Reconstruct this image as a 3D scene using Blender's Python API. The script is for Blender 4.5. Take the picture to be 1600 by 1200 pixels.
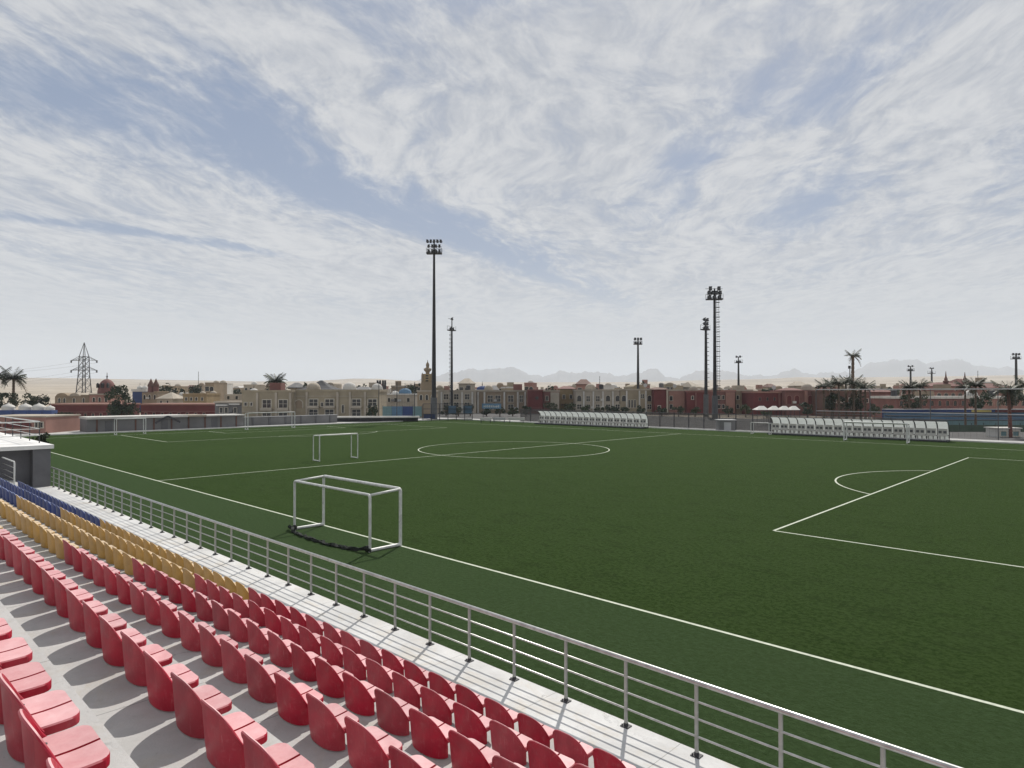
import bpy, math, random
import numpy as np
from math import sin, cos, pi, radians, sqrt, exp
random.seed(7)
SC = bpy.context.scene
COL = SC.collection
for o in list(bpy.data.objects):
    bpy.data.objects.remove(o)

# ------------------------------------------------------------------ camera
EYE = 5.48
YAW = radians(43.815)
PIT = radians(0.711)
F = 1028.0                       # focal length in pixels of a 1600 px wide picture
HORIZON = 612.8
cam_d = bpy.data.cameras.new('camera')
cam = bpy.data.objects.new('camera', cam_d)
COL.objects.link(cam)
cam.location = (0, 0, EYE)
cam.rotation_euler = (pi/2 + PIT, 0, YAW)
cam_d.sensor_width = 36.0
cam_d.lens = 36.0*F/1600.0
cam_d.clip_start = 0.05
cam_d.clip_end = 40000
SC.camera = cam
FW = (-sin(YAW), cos(YAW))
RT = (cos(YAW), sin(YAW))

# ------------------------------------------------------------------ sun, sky, exposure
SUN_AZ, SUN_EL = radians(-30.5), radians(47.5)      # azimuth measured clockwise from +Y
sdir = (sin(SUN_AZ)*cos(SUN_EL), cos(SUN_AZ)*cos(SUN_EL), sin(SUN_EL))
sl = bpy.data.lights.new('sun', 'SUN')
sl.energy = 4.3
sl.angle = radians(0.6)
sl.color = (1.0, 0.95, 0.88)
so = bpy.data.objects.new('sun', sl)
COL.objects.link(so)
from mathutils import Vector
so.rotation_euler = Vector(sdir).to_track_quat('Z', 'Y').to_euler()
so.location = (0, 0, 60)

SC.view_settings.view_transform = 'Standard'
SC.view_settings.look = 'None'
SC.view_settings.gamma = 1.0
SC.view_settings.exposure = 0.0
SC.view_settings.use_curve_mapping = False
SC.render.engine = 'CYCLES'
SC.cycles.use_denoising = True
SC.cycles.max_bounces = 6
SC.cycles.diffuse_bounces = 3
SC.cycles.volume_bounces = 2
SC.cycles.transparent_max_bounces = 12

W = bpy.data.worlds.new('World')
SC.world = W
W.use_nodes = True


class NT:
    """small helper to write node trees as expressions"""
    def __init__(self, tree):
        self.t = tree

    def n(self, typ, **kw):
        nd = self.t.nodes.new(typ)
        for k, v in kw.items():
            setattr(nd, k, v)
        return nd

    def _in(self, sock, v):
        if hasattr(v, 'links') or hasattr(v, 'is_linked'):
            self.t.links.new(v, sock)
        else:
            sock.default_value = v

    def m(self, op, a, b=0.0, c=0.0, clamp=False):
        nd = self.n('ShaderNodeMath', operation=op)
        nd.use_clamp = clamp
        for s, v in zip(nd.inputs, (a, b, c)):
            self._in(s, v)
        return nd.outputs[0]

    def comb(self, x, y, z):
        nd = self.n('ShaderNodeCombineXYZ')
        for s, v in zip(nd.inputs, (x, y, z)):
            self._in(s, v)
        return nd.outputs[0]

    def noise(self, vec, scale, detail=5.0, rough=0.55, dist=0.0, lac=2.0):
        nd = self.n('ShaderNodeTexNoise')
        if vec is not None:
            self._in(nd.inputs['Vector'], vec)
        nd.inputs['Scale'].default_value = scale
        nd.inputs['Detail'].default_value = detail
        nd.inputs['Roughness'].default_value = rough
        nd.inputs['Distortion'].default_value = dist
        nd.inputs['Lacunarity'].default_value = lac
        return nd.outputs['Fac']

    def ramp(self, v, lo, hi, smooth=True):
        nd = self.n('ShaderNodeMapRange')
        nd.interpolation_type = 'SMOOTHSTEP' if smooth else 'LINEAR'
        self._in(nd.inputs['Value'], v)
        nd.inputs['From Min'].default_value = lo
        nd.inputs['From Max'].default_value = hi
        return nd.outputs['Result']

    def mix(self, f, a, b):
        nd = self.n('ShaderNodeMix', data_type='RGBA')
        self._in(nd.inputs['Factor'], f)
        ins = [s for s in nd.inputs if s.type == 'RGBA']
        for s, v in zip(ins, (a, b)):
            if isinstance(v, tuple) and len(v) == 3:
                v = v + (1.0,)
            self._in(s, v)
        return [s for s in nd.outputs if s.type == 'RGBA'][0]


def build_world():
    t = W.node_tree
    t.nodes.clear()
    N = NT(t)
    out = N.n('ShaderNodeOutputWorld')
    bg = N.n('ShaderNodeBackground')
    bg.inputs['Strength'].default_value = 0.10
    sky = N.n('ShaderNodeTexSky')
    sky.sky_type = 'NISHITA'
    sky.sun_disc = False
    sky.sun_elevation = SUN_EL
    sky.sun_rotation = SUN_AZ
    sky.altitude = 0
    sky.air_density = 1.0
    sky.dust_density = 1.5
    sky.ozone_density = 1.0
    tc = N.n('ShaderNodeTexCoord')
    sep = N.n('ShaderNodeSeparateXYZ')
    t.links.new(tc.outputs['Generated'], sep.inputs[0])
    x, y, z = sep.outputs
    zc = N.m('MAXIMUM', z, 0.0)
    # cirrus streams lie along one compass direction; a = along it, b = across it
    sa = YAW - math.atan(0.16)
    ax, ay = -sin(sa), cos(sa)
    al = N.m('ADD', N.m('MULTIPLY', x, ax), N.m('MULTIPLY', y, ay))
    ac = N.m('ADD', N.m('MULTIPLY', x, ay), N.m('MULTIPLY', y, -ax))
    den = N.m('ADD', zc, 0.055)
    a = N.m('DIVIDE', al, den)
    b = N.m('DIVIDE', ac, den)
    P = N.comb(a, b, 0.0)
    # slow warp so the streams meander
    w1 = N.m('SUBTRACT', N.noise(P, 0.5, 3, 0.5), 0.5)
    w2 = N.m('SUBTRACT', N.noise(N.comb(b, a, 3.7), 0.8, 4, 0.55), 0.5)
    aw = N.m('ADD', a, N.m('MULTIPLY', w2, 0.9))
    bw = N.m('ADD', b, N.m('MULTIPLY', w1, 1.0))
    big = N.noise(N.comb(N.m('MULTIPLY', aw, 0.45), N.m('MULTIPLY', bw, 1.0), 1.3), 1.0, 4, 0.55)
    streak = N.noise(N.comb(N.m('MULTIPLY', aw, 0.75), N.m('MULTIPLY', bw, 2.4), 5.1), 1.5, 10, 0.62, 0.15)
    puff = N.noise(N.comb(N.m('MULTIPLY', aw, 2.6), N.m('MULTIPLY', bw, 4.2), 9.4), 3.0, 10, 0.66, 0.15)
    # the open lanes of blue between the cloud fields
    bl = N.m('ADD', b, N.m('ADD', N.m('MULTIPLY', w1, 0.35), N.m('MULTIPLY', N.m('SUBTRACT', streak, 0.5), 0.5)))

    def lane_at(b0, a0, slope, width, grow):
        e = N.m('SUBTRACT', N.m('SUBTRACT', bl, b0), N.m('MULTIPLY', N.m('SUBTRACT', a, a0), slope))
        e = N.m('DIVIDE', e, N.m('ADD', width, N.m('MULTIPLY', N.m('SUBTRACT', a, a0), grow)))
        return N.m('EXPONENT', N.m('MULTIPLY', N.m('MULTIPLY', e, e), -1.0))

    def blob(a0, b0, ra, rb):
        u = N.m('DIVIDE', N.m('SUBTRACT', aw, a0), ra)
        v = N.m('DIVIDE', N.m('SUBTRACT', bl, b0), rb)
        return N.m('EXPONENT', N.m('MULTIPLY', N.m('ADD', N.m('MULTIPLY', u, u), N.m('MULTIPLY', v, v)), -1.0))
    lane = lane_at(-1.24, 2.3, 0.42, 0.36, -0.07)
    lane = N.m('MULTIPLY', lane, N.m('MULTIPLY', N.ramp(a, 6.5, 4.2), N.ramp(a, 1.2, 1.7)))
    lane2 = lane_at(-2.30, 2.95, 0.87, 0.12, 0.0)
    lane2 = N.m('MULTIPLY', lane2, N.m('MULTIPLY', N.ramp(a, 3.9, 3.3), N.ramp(a, 2.1, 2.5)))
    lane = N.m('ADD', lane, N.m('MULTIPLY', lane2, 0.8))
    for a0, b0, ra, rb, k in ((1.98, 0.45, 0.22, 0.20, 0.55), (3.15, 0.85, 0.45, 0.16, 0.6), (2.52, 0.25, 0.22, 0.12, 0.55), (1.5, -0.35, 0.12, 0.3, 0.4)):
        lane = N.m('ADD', lane, N.m('MULTIPLY', blob(a0, b0, ra, rb), k))
    d = N.m('ADD', N.m('MULTIPLY', big, 0.42), N.m('MULTIPLY', streak, 0.66))
    d = N.m('ADD', d, N.m('MULTIPLY', puff, 0.50))
    d = N.m('SUBTRACT', d, N.m('MULTIPLY', lane, 0.34))
    cover = N.ramp(d, 0.44, 0.80)
    # brightness of the cloud itself: thin wisps bright, thicker patches a little grey
    shade = N.noise(N.comb(N.m('MULTIPLY', aw, 1.1), N.m('MULTIPLY', bw, 2.0), 21.0), 1.6, 9, 0.62, 0.1)
    lum = N.m('ADD', N.m('MULTIPLY', shade, 0.30), N.m('ADD', N.m('MULTIPLY', streak, 0.20), N.m('MULTIPLY', puff, 0.50)))
    bright = N.ramp(lum, 0.37, 0.62)
    cl = N.mix(bright, (4.2, 4.5, 5.1), (6.5, 6.6, 6.8))
    gap = N.mix(0.8, sky.outputs[0], (1.95, 2.65, 4.1))
    colr = N.mix(cover, gap, cl)
    # towards the horizon the layers merge into one pale veil
    veil = N.ramp(zc, 0.22, 0.02)
    colr = N.mix(N.m('MULTIPLY', veil, 0.92), colr, (5.6, 5.8, 6.0))
    t.links.new(colr, bg.inputs['Color'])
    t.links.new(bg.outputs[0], out.inputs['Surface'])


build_world()

# ------------------------------------------------------------------ mesh helpers


class MB:
    """collects shapes into ONE mesh"""
    def __init__(self):
        self.v, self.f = [], []
        self.smooth = False

    def add(self, vs, fs):
        k = len(self.v)
        self.v += [tuple(p) for p in vs]
        self.f += [tuple(i+k for i in f) for f in fs]
        return self

    def box(self, x0, x1, y0, y1, z0, z1):
        vs = [(x0, y0, z0), (x1, y0, z0), (x1, y1, z0), (x0, y1, z0), (x0, y0, z1), (x1, y0, z1), (x1, y1, z1), (x0, y1, z1)]
        return self.add(vs, [(0, 3, 2, 1), (4, 5, 6, 7), (0, 1, 5, 4), (1, 2, 6, 5), (2, 3, 7, 6), (3, 0, 4, 7)])

    def cyl(self, p0, p1, r0, r1=None, n=8, caps=True):
        r1 = r0 if r1 is None else r1
        p0, p1 = Vector(p0), Vector(p1)
        d = (p1-p0)
        if d.length < 1e-9:
            return self
        d.normalize()
        u = d.orthogonal().normalized()
        w = d.cross(u)
        vs = []
        for p, r in ((p0, r0), (p1, r1)):
            for i in range(n):
                a = 2*pi*i/n
                vs.append(p + (u*cos(a)+w*sin(a))*r)
        fs = [(i, (i+1) % n, n+(i+1) % n, n+i) for i in range(n)]
        if caps:
            fs += [tuple(range(n-1, -1, -1)), tuple(range(n, 2*n))]
        return self.add(vs, fs)

    def tube(self, pts, r, n=8):
        """swept tube through points with mitred bends"""
        pts = [Vector(p) for p in pts]
        rings = []
        ref = None
        for i, p in enumerate(pts):
            d = (pts[min(i+1, len(pts)-1)]-pts[max(i-1, 0)]).normalized()
            if ref is None:
                ref = d.orthogonal().normalized()
            u = (ref - d*ref.dot(d)).normalized()
            ref = u
            w = d.cross(u)
            rings.append([p+(u*cos(2*pi*k/n)+w*sin(2*pi*k/n))*r for k in range(n)])
        vs = [q for rg in rings for q in rg]
        fs = []
        for i in range(len(pts)-1):
            for k in range(n):
                fs.append((i*n+k, i*n+(k+1) % n, (i+1)*n+(k+1) % n, (i+1)*n+k))
        fs += [tuple(range(n-1, -1, -1)), tuple((len(pts)-1)*n+k for k in range(n))]
        return self.add(vs, fs)

    def lathe(self, prof, c=(0, 0, 0), n=16, sy=1.0):
        vs, fs = [], []
        for (r, z) in prof:
            for i in range(n):
                a = 2*pi*(i+0.5)/n
                vs.append((c[0]+r*cos(a), c[1]+r*sin(a)*sy, c[2]+z))
        for j in range(len(prof)-1):
            for i in range(n):
                fs.append((j*n+i, j*n+(i+1) % n, (j+1)*n+(i+1) % n, (j+1)*n+i))
        fs.append(tuple(range(n-1, -1, -1)))
        fs.append(tuple((len(prof)-1)*n+i for i in range(n)))
        return self.add(vs, fs)

    def prism(self, poly, y0, y1):
        """polygon in x,z extruded along y"""
        n = len(poly)
        vs = [(x, y0, z) for x, z in poly]+[(x, y1, z) for x, z in poly]
        fs = [tuple(range(n)), tuple(range(2*n-1, n-1, -1))]
        fs += [(i, i+n, (i+1) % n+n, (i+1) % n) for i in range(n)]
        return self.add(vs, fs)

    def mesh(self, name, mat):
        me = bpy.data.meshes.new(name)
        me.from_pydata(self.v, [], self.f)
        me.materials.append(mat)
        if self.smooth:
            me.polygons.foreach_set('use_smooth', [True]*len(me.polygons))
        me.update()
        return me


def link(name, me, parent=None, loc=None, rotz=0.0):
    o = bpy.data.objects.new(name, me)
    COL.objects.link(o)
    if loc is not None:
        o.location = loc
    o.rotation_euler = (0, 0, rotz)
    if parent is not None:
        o.parent = parent
    return o


def part(name, mb, mat, parent, label=None, loc=None):
    o = link(name, mb.mesh(name, mat), parent, loc)
    if label:
        o['label'] = label
    return o


def tag(o, label, cat, group=None):
    o['label'] = label
    o['category'] = cat
    if group:
        o['group'] = group
    return o


def thing(name, label, cat, loc=(0, 0, 0), rotz=0.0, group=None):
    o = bpy.data.objects.new(name, None)
    COL.objects.link(o)
    o.location = loc
    o.rotation_euler = (0, 0, rotz)
    o.empty_display_size = 0.2
    return tag(o, label, cat, group)


def struct(name, mb, mat, kind='structure'):
    o = link(name, mb.mesh(name, mat))
    o['kind'] = kind
    return o


def dup(root, loc, rotz, label, group=None):
    r = root.copy()
    COL.objects.link(r)
    r.location = loc
    r.rotation_euler = (0, 0, rotz)
    r['label'] = label
    if group:
        r['group'] = group
    for ch in list(root.children):
        c = ch.copy()
        COL.objects.link(c)
        c.parent = r
        for g in list(ch.children):
            e = g.copy()
            COL.objects.link(e)
            e.parent = c
    return r


def vary(root, s):
    root.scale = (s, s, s)


# picture helpers: where a thing stands when it appears at column px at distance D
def at(px, D):
    q = (px-800)/F
    return (D*(FW[0]+q*RT[0]), D*(FW[1]+q*RT[1]))


def zat(py, D):
    return EYE+(HORIZON-py)/F*D


def xon(px, Y):
    """x of the point of the vertical plane y = Y seen at column px"""
    q = (px-800)/F
    dx, dy = FW[0]+q*RT[0], FW[1]+q*RT[1]
    return dx*Y/dy


def yon(px, X):
    q = (px-800)/F
    dx, dy = FW[0]+q*RT[0], FW[1]+q*RT[1]
    return dy*X/dx


ORD = ['', 'first', 'second', 'third', 'fourth', 'fifth', 'sixth', 'seventh', 'eighth', 'ninth', 'tenth', 'eleventh', 'twelfth', 'thirteenth',
       'fourteenth', 'fifteenth', 'sixteenth', 'seventeenth', 'eighteenth', 'nineteenth', 'twentieth']
for tens in ('twenty', 'thirty', 'forty', 'fifty', 'sixty'):
    if tens != 'twenty':
        ORD.append(tens[:-1]+'ieth')
    ORD += [tens+'-'+ORD[k] for k in range(1, 10)]

# ------------------------------------------------------------------ materials


def new_mat(name):
    m = bpy.data.materials.new(name)
    m.use_nodes = True
    m.node_tree.nodes.clear()
    N = NT(m.node_tree)
    out = N.n('ShaderNodeOutputMaterial')
    bs = N.n('ShaderNodeBsdfPrincipled')
    m.node_tree.links.new(bs.outputs[0], out.inputs['Surface'])
    return m, N, bs, out


def sc(c, k):
    return tuple(min(1.0, x*k) for x in c)


def plain(name, col, rough=0.7, var=0.18, scale=2.0, metal=0.0, bump=0.0, bscale=30.0, spec=0.4, obj_var=0.0, coords='Object', dirt=0.0):
    m, N, bs, out = new_mat(name)
    tc = N.n('ShaderNodeTexCoord')
    v = tc.outputs[coords]
    f = N.noise(v, scale, 6, 0.6)
    c = N.mix(N.ramp(f, 0.3, 0.7), sc(col, 1-var), sc(col, 1+var))
    if dirt:
        g = N.ramp(N.noise(v, scale*0.37, 7, 0.7, 1.0), 0.52, 0.72)
        c = N.mix(N.m('MULTIPLY', g, dirt), c, sc(col, 0.45))
    if obj_var:
        oi = N.n('ShaderNodeObjectInfo')
        k = N.m('ADD', N.m('MULTIPLY', oi.outputs['Random'], 2*obj_var), 1-obj_var)
        hs = N.n('ShaderNodeHueSaturation')
        N._in(hs.inputs['Value'], k)
        N._in(hs.inputs['Color'], c)
        c = hs.outputs[0]
    N._in(bs.inputs['Base Color'], c)
    bs.inputs['Roughness'].default_value = rough
    bs.inputs['Metallic'].default_value = metal
    bs.inputs['Specular IOR Level'].default_value = spec
    if bump:
        b = N.n('ShaderNodeBump')
        b.inputs['Strength'].default_value = bump
        b.inputs['Distance'].default_value = 0.02
        N._in(b.inputs['Height'], N.noise(v, bscale, 4, 0.6))
        m.node_tree.links.new(b.outputs[0], bs.inputs['Normal'])
    return m


def seat_mat(name, col, dusty):  # dusty: dust tone, paled so upward faces also carry painted sun sheen
    """moulded plastic: colour worn unevenly, vertical scuffs, a film of dust in blotches"""
    m, N, bs, out = new_mat(name)
    tc = N.n('ShaderNodeTexCoord')
    oi = N.n('ShaderNodeObjectInfo')
    mp = N.n('ShaderNodeVectorMath', operation='ADD')
    m.node_tree.links.new(tc.outputs['Object'], mp.inputs[0])
    m.node_tree.links.new(N.comb(N.m('MULTIPLY', oi.outputs['Random'], 37.0), N.m('MULTIPLY', oi.outputs['Random'], 11.0), 0.0), mp.inputs[1])
    v = mp.outputs[0]
    sep = N.n('ShaderNodeSeparateXYZ')
    m.node_tree.links.new(v, sep.inputs[0])
    f = N.noise(v, 7.0, 6, 0.62)
    st = N.noise(N.comb(N.m('MULTIPLY', sep.outputs[0], 60.0), N.m('MULTIPLY', sep.outputs[1], 60.0), N.m('MULTIPLY', sep.outputs[2], 5.0)), 1.0, 5, 0.65)
    c = N.mix(N.ramp(f, 0.3, 0.7), sc(col, 0.86), sc(col, 1.12))
    c = N.mix(N.m('MULTIPLY', N.ramp(st, 0.56, 0.8), 0.22), c, dusty)
    c = N.mix(N.m('MULTIPLY', N.ramp(N.noise(v, 16.0, 7, 0.7), 0.50, 0.80), 0.12), c, dusty)
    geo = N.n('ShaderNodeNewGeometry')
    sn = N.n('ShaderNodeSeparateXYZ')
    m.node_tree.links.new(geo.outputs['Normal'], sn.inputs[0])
    dust_sheen = N.m('MULTIPLY', N.ramp(sn.outputs[2], 0.55, 0.95), N.m('ADD', 0.38, N.m('MULTIPLY', N.noise(v, 11.0, 6, 0.65), 0.68)))
    c = N.mix(dust_sheen, c, dusty)                                   # settled sand plus sunlit sheen, painted as paler colour on upward faces
    hs = N.n('ShaderNodeHueSaturation')
    N._in(hs.inputs['Value'], N.m('ADD', 0.88, N.m('MULTIPLY', oi.outputs['Random'], 0.22)))
    N._in(hs.inputs['Saturation'], N.m('ADD', 0.93, N.m('MULTIPLY', N.m('FRACT', N.m('MULTIPLY', oi.outputs['Random'], 7.31)), 0.12)))
    N._in(hs.inputs['Color'], c)
    N._in(bs.inputs['Base Color'], hs.outputs[0])
    N._in(bs.inputs['Roughness'], N.m('ADD', 0.36, N.m('MULTIPLY', f, 0.22)))
    bs.inputs['Specular IOR Level'].default_value = 0.5
    b = N.n('ShaderNodeBump')
    b.inputs['Strength'].default_value = 0.12
    b.inputs['Distance'].default_value = 0.004
    N._in(b.inputs['Height'], N.noise(v, 45.0, 4, 0.6))
    m.node_tree.links.new(b.outputs[0], bs.inputs['Normal'])
    return m


def turf_mat():
    m, N, bs, out = new_mat('artificial turf')
    geo = N.n('ShaderNodeNewGeometry')
    p = geo.outputs['Position']
    sep = N.n('ShaderNodeSeparateXYZ')
    m.node_tree.links.new(p, sep.inputs[0])
    big = N.noise(p, 0.05, 5, 0.6)
    mid = N.noise(p, 0.55, 7, 0.7, 0.3)
    sm = N.noise(N.comb(N.m('MULTIPLY', sep.outputs[0], 1.0), N.m('MULTIPLY', sep.outputs[1], 2.2), 0.0), 4.0, 7, 0.75)
    c = N.mix(N.ramp(big, 0.35, 0.65), (0.023, 0.047, 0.011), (0.031, 0.059, 0.016))
    c = N.mix(N.m('MULTIPLY', N.ramp(mid, 0.40, 0.66), 0.60), c, (0.041, 0.066, 0.024))
    c = N.mix(N.m('MULTIPLY', N.ramp(sm, 0.46, 0.70), 0.65), c, (0.013, 0.028, 0.005))
    gr = N.noise(p, 15.0, 6, 0.8)
    c = N.mix(N.m('MULTIPLY', N.ramp(gr, 0.46, 0.66), 0.70), c, (0.052, 0.080, 0.030))
    gr2 = N.noise(p, 1.9, 7, 0.72, 0.6)
    c = N.mix(N.m('MULTIPLY', N.ramp(gr2, 0.52, 0.72), 0.55), c, (0.014, 0.030, 0.006))
    # black rubber crumb shows where the pile is worn
    worn = N.m('MULTIPLY', N.ramp(N.noise(p, 0.16, 6, 0.65, 0.8), 0.56, 0.72), N.ramp(N.noise(p, 6.0, 6, 0.75), 0.42, 0.66))
    c = N.mix(N.m('MULTIPLY', worn, 0.45), c, (0.020, 0.026, 0.016))
    # rolls of turf were laid across the pitch: the seams and tones differ slightly
    roll = N.m('FRACT', N.m('MULTIPLY', sep.outputs[0], 0.125))
    seam = N.m('LESS_THAN', N.m('ABSOLUTE', N.m('SUBTRACT', roll, 0.5)), 0.004)
    c = N.mix(N.m('MULTIPLY', seam, 0.3), c, (0.018, 0.034, 0.009))
    tone = N.n('ShaderNodeTexWhiteNoise', noise_dimensions='1D')
    N._in(tone.inputs['W'], N.m('FLOOR', N.m('ADD', N.m('MULTIPLY', sep.outputs[0], 0.125), 0.5)))
    hs = N.n('ShaderNodeHueSaturation')
    N._in(hs.inputs['Value'], N.m('ADD', 0.855, N.m('MULTIPLY', tone.outputs['Value'], 0.09)))
    N._in(hs.inputs['Color'], c)
    inside = N.n('ShaderNodeHueSaturation')
    N._in(inside.inputs['Value'], 0.73)
    inside.inputs['Saturation'].default_value = 1.2
    N._in(inside.inputs['Color'], hs.outputs[0])
    gr7 = N.noise(p, 7.0, 6, 0.8)
    # the run-off outside the touchline is an older, greyer carpet
    edge = N.m('LESS_THAN', sep.outputs[1], 14.16)
    strip_c = N.mix(N.ramp(gr7, 0.42, 0.6), (0.028, 0.050, 0.018), (0.043, 0.074, 0.030))
    blot = N.noise(N.comb(N.m('MULTIPLY', sep.outputs[0], 1.0), N.m('MULTIPLY', sep.outputs[1], 1.7), 2.0), 0.9, 8, 0.78, 0.4)
    inner = N.mix(N.m('MULTIPLY', N.ramp(gr7, 0.45, 0.56), 0.85), inside.outputs[0], (0.036, 0.062, 0.016))
    inner = N.mix(N.m('MULTIPLY', N.ramp(blot, 0.50, 0.62), 0.50), inner, (0.012, 0.025, 0.004))
    c = N.mix(edge, inner, N.mix(0.7, hs.outputs[0], strip_c))
    N._in(bs.inputs['Base Color'], c)
    bs.inputs['Sheen Weight'].default_value = 0.05
    bs.inputs['Sheen Roughness'].default_value = 0.5
    bs.inputs['Sheen Tint'].default_value = (0.75, 1.0, 0.5, 1)
    bs.inputs['Roughness'].default_value = 0.95
    bs.inputs['Specular IOR Level'].default_value = 0.02
    b = N.n('ShaderNodeBump')
    b.inputs['Strength'].default_value = 1.0
    b.inputs['Distance'].default_value = 0.07
    N._in(b.inputs['Height'], N.noise(p, 9.0, 6, 0.78))
    m.node_tree.links.new(b.outputs[0], bs.inputs['Normal'])
    return m


def concrete_mat(name, col, joints=0.0):
    m, N, bs, out = new_mat(name)
    geo = N.n('ShaderNodeNewGeometry')
    p = geo.outputs['Position']
    sep = N.n('ShaderNodeSeparateXYZ')
    m.node_tree.links.new(p, sep.inputs[0])
    a = N.noise(p, 0.9, 7, 0.65, 0.4)
    b_ = N.noise(p, 9.0, 6, 0.7)
    c = N.mix(N.ramp(a, 0.3, 0.7), sc(col, 0.84), sc(col, 1.1))
    c = N.mix(N.m('MULTIPLY', N.ramp(b_, 0.5, 0.75), 0.35), c, sc(col, 0.70))
    st = N.ramp(N.noise(N.comb(N.m('MULTIPLY', sep.outputs[0], 1.0), N.m('MULTIPLY', sep.outputs[1], 0.6), sep.outputs[2]), 3.0, 8, 0.75, 1.2), 0.58, 0.72)
    c = N.mix(N.m('MULTIPLY', st, 0.40), c, sc(col, 0.55))
    if joints:
        jx = N.m('FRACT', N.m('DIVIDE', N.m('ADD', sep.outputs[0], 60.31), joints))
        jl = N.m('LESS_THAN', N.m('ABSOLUTE', N.m('SUBTRACT', jx, 0.5)), 0.0045/joints)
        c = N.mix(N.m('MULTIPLY', jl, 0.65), c, sc(col, 0.30))
        vo = N.n('ShaderNodeTexVoronoi', feature='DISTANCE_TO_EDGE')
        wv = N.n('ShaderNodeVectorMath', operation='ADD')
        m.node_tree.links.new(p, wv.inputs[0])
        m.node_tree.links.new(N.comb(N.m('MULTIPLY', a, 1.2), N.m('MULTIPLY', b_, 0.5), 0.0), wv.inputs[1])
        m.node_tree.links.new(wv.outputs[0], vo.inputs['Vector'])
        vo.inputs['Scale'].default_value = 0.55
        crack = N.m('MULTIPLY', N.m('LESS_THAN', vo.outputs['Distance'], 0.0045), N.ramp(a, 0.5, 0.6))
        c = N.mix(N.m('MULTIPLY', crack, 0.5), c, sc(col, 0.35))
        spot = N.ramp(N.noise(p, 26.0, 3, 0.5), 0.70, 0.76)
        c = N.mix(N.m('MULTIPLY', spot, 0.6), c, sc(col, 0.3))
        blown = N.m('MULTIPLY', N.ramp(N.noise(p, 1.7, 8, 0.72, 0.8), 0.50, 0.66), 0.45)
        c = N.mix(blown, c, (0.40*col[0]/0.45, 0.355*col[1]/0.45, 0.29*col[2]/0.45))
    N._in(bs.inputs['Base Color'], c)
    bs.inputs['Roughness'].default_value = 0.85
    bs.inputs['Specular IOR Level'].default_value = 0.25
    bm = N.n('ShaderNodeBump')
    bm.inputs['Strength'].default_value = 0.35
    bm.inputs['Distance'].default_value = 0.01
    N._in(bm.inputs['Height'], N.noise(p, 40.0, 5, 0.7))
    m.node_tree.links.new(bm.outputs[0], bs.inputs['Normal'])
    return m


def desert_mat():
    m, N, bs, out = new_mat('desert sand')
    geo = N.n('ShaderNodeNewGeometry')
    p = geo.outputs['Position']
    a = N.noise(p, 0.004, 8, 0.65, 0.6)
    b_ = N.noise(p, 0.05, 6, 0.6)
    c = N.mix(N.ramp(a, 0.35, 0.65), (0.30, 0.255, 0.20), (0.44, 0.385, 0.31))
    c = N.mix(N.m('MULTIPLY', N.ramp(b_, 0.45, 0.7), 0.4), c, (0.24, 0.20, 0.16))
    N._in(bs.inputs['Base Color'], c)
    bs.inputs['Roughness'].default_value = 0.95
    bs.inputs['Specular IOR Level'].default_value = 0.1
    return m


M = {}
M['turf'] = turf_mat()
M['line'] = plain('pitch paint', (0.50, 0.54, 0.43), 0.9, 0.14, 9.0, coords='Object', dirt=0.35)
M['tread'] = concrete_mat('terrace concrete', (0.455, 0.452, 0.44), 3.0)
M['deck'] = concrete_mat('walkway concrete', (0.60, 0.60, 0.59), 1.91)
M['dark_conc'] = concrete_mat('dark grey render', (0.15, 0.149, 0.16))
M['white_conc'] = concrete_mat('white coping', (0.74, 0.735, 0.72))
M['kerb'] = concrete_mat('kerb concrete', (0.62, 0.61, 0.58))
M['sand'] = desert_mat()
M['mount'] = plain('mountain rock', (0.14, 0.13, 0.125), 0.95, 0.25, 0.004, coords='Object')
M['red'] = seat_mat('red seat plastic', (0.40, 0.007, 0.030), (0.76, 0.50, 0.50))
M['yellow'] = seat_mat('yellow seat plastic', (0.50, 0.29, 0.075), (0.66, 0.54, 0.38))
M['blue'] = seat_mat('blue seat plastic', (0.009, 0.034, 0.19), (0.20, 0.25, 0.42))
M['bolt'] = plain('dark bolt', (0.02, 0.02, 0.02), 0.5)
M['steel'] = plain('brushed steel', (0.45, 0.455, 0.44), 0.34, 0.16, 9.0, metal=0.8, dirt=0.4)
M['cloth'] = plain('brown shade cloth', (0.085, 0.075, 0.065), 0.9, 0.3, 3.0)
M['asphalt'] = plain('asphalt', (0.055, 0.053, 0.052), 0.9, 0.25, 0.4)
M['post_steel'] = plain('grey galvanised post', (0.36, 0.365, 0.35), 0.5, 0.2, 7.0, metal=0.5, dirt=0.4)
M['netting'] = plain('dark netting', (0.020, 0.024, 0.020), 0.95, 0.5, 18.0)
M['iron'] = plain('dark iron', (0.045, 0.045, 0.05), 0.6, 0.2, 5.0)
M['goal'] = plain('white goal tube', (0.60, 0.61, 0.59), 0.45, 0.12, 5.0, dirt=0.55)
M['rubber'] = plain('black rubber', (0.02, 0.02, 0.02), 0.7)
M['mast'] = plain('mast steel', (0.022, 0.022, 0.024), 0.6, 0.15, 1.0)
M['mast_low'] = plain('galvanised mast', (0.085, 0.088, 0.092), 0.55, 0.15, 1.0)
M['lamp'] = plain('lamp housing', (0.025, 0.025, 0.027), 0.5, 0.1, 2.0)
M['lens'] = plain('lamp glass', (0.06, 0.062, 0.065), 0.2, 0.05, 2.0)
M['bark'] = plain('palm bark', (0.12, 0.085, 0.06), 0.9, 0.35, 6.0, bump=0.6, bscale=8)
M['redbark'] = plain('reddish palm bark', (0.15, 0.065, 0.05), 0.9, 0.35, 6.0, bump=0.6, bscale=8)
M['frond'] = plain('palm frond', (0.034, 0.047, 0.018), 0.6, 0.3, 1.5, obj_var=0.3)
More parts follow.
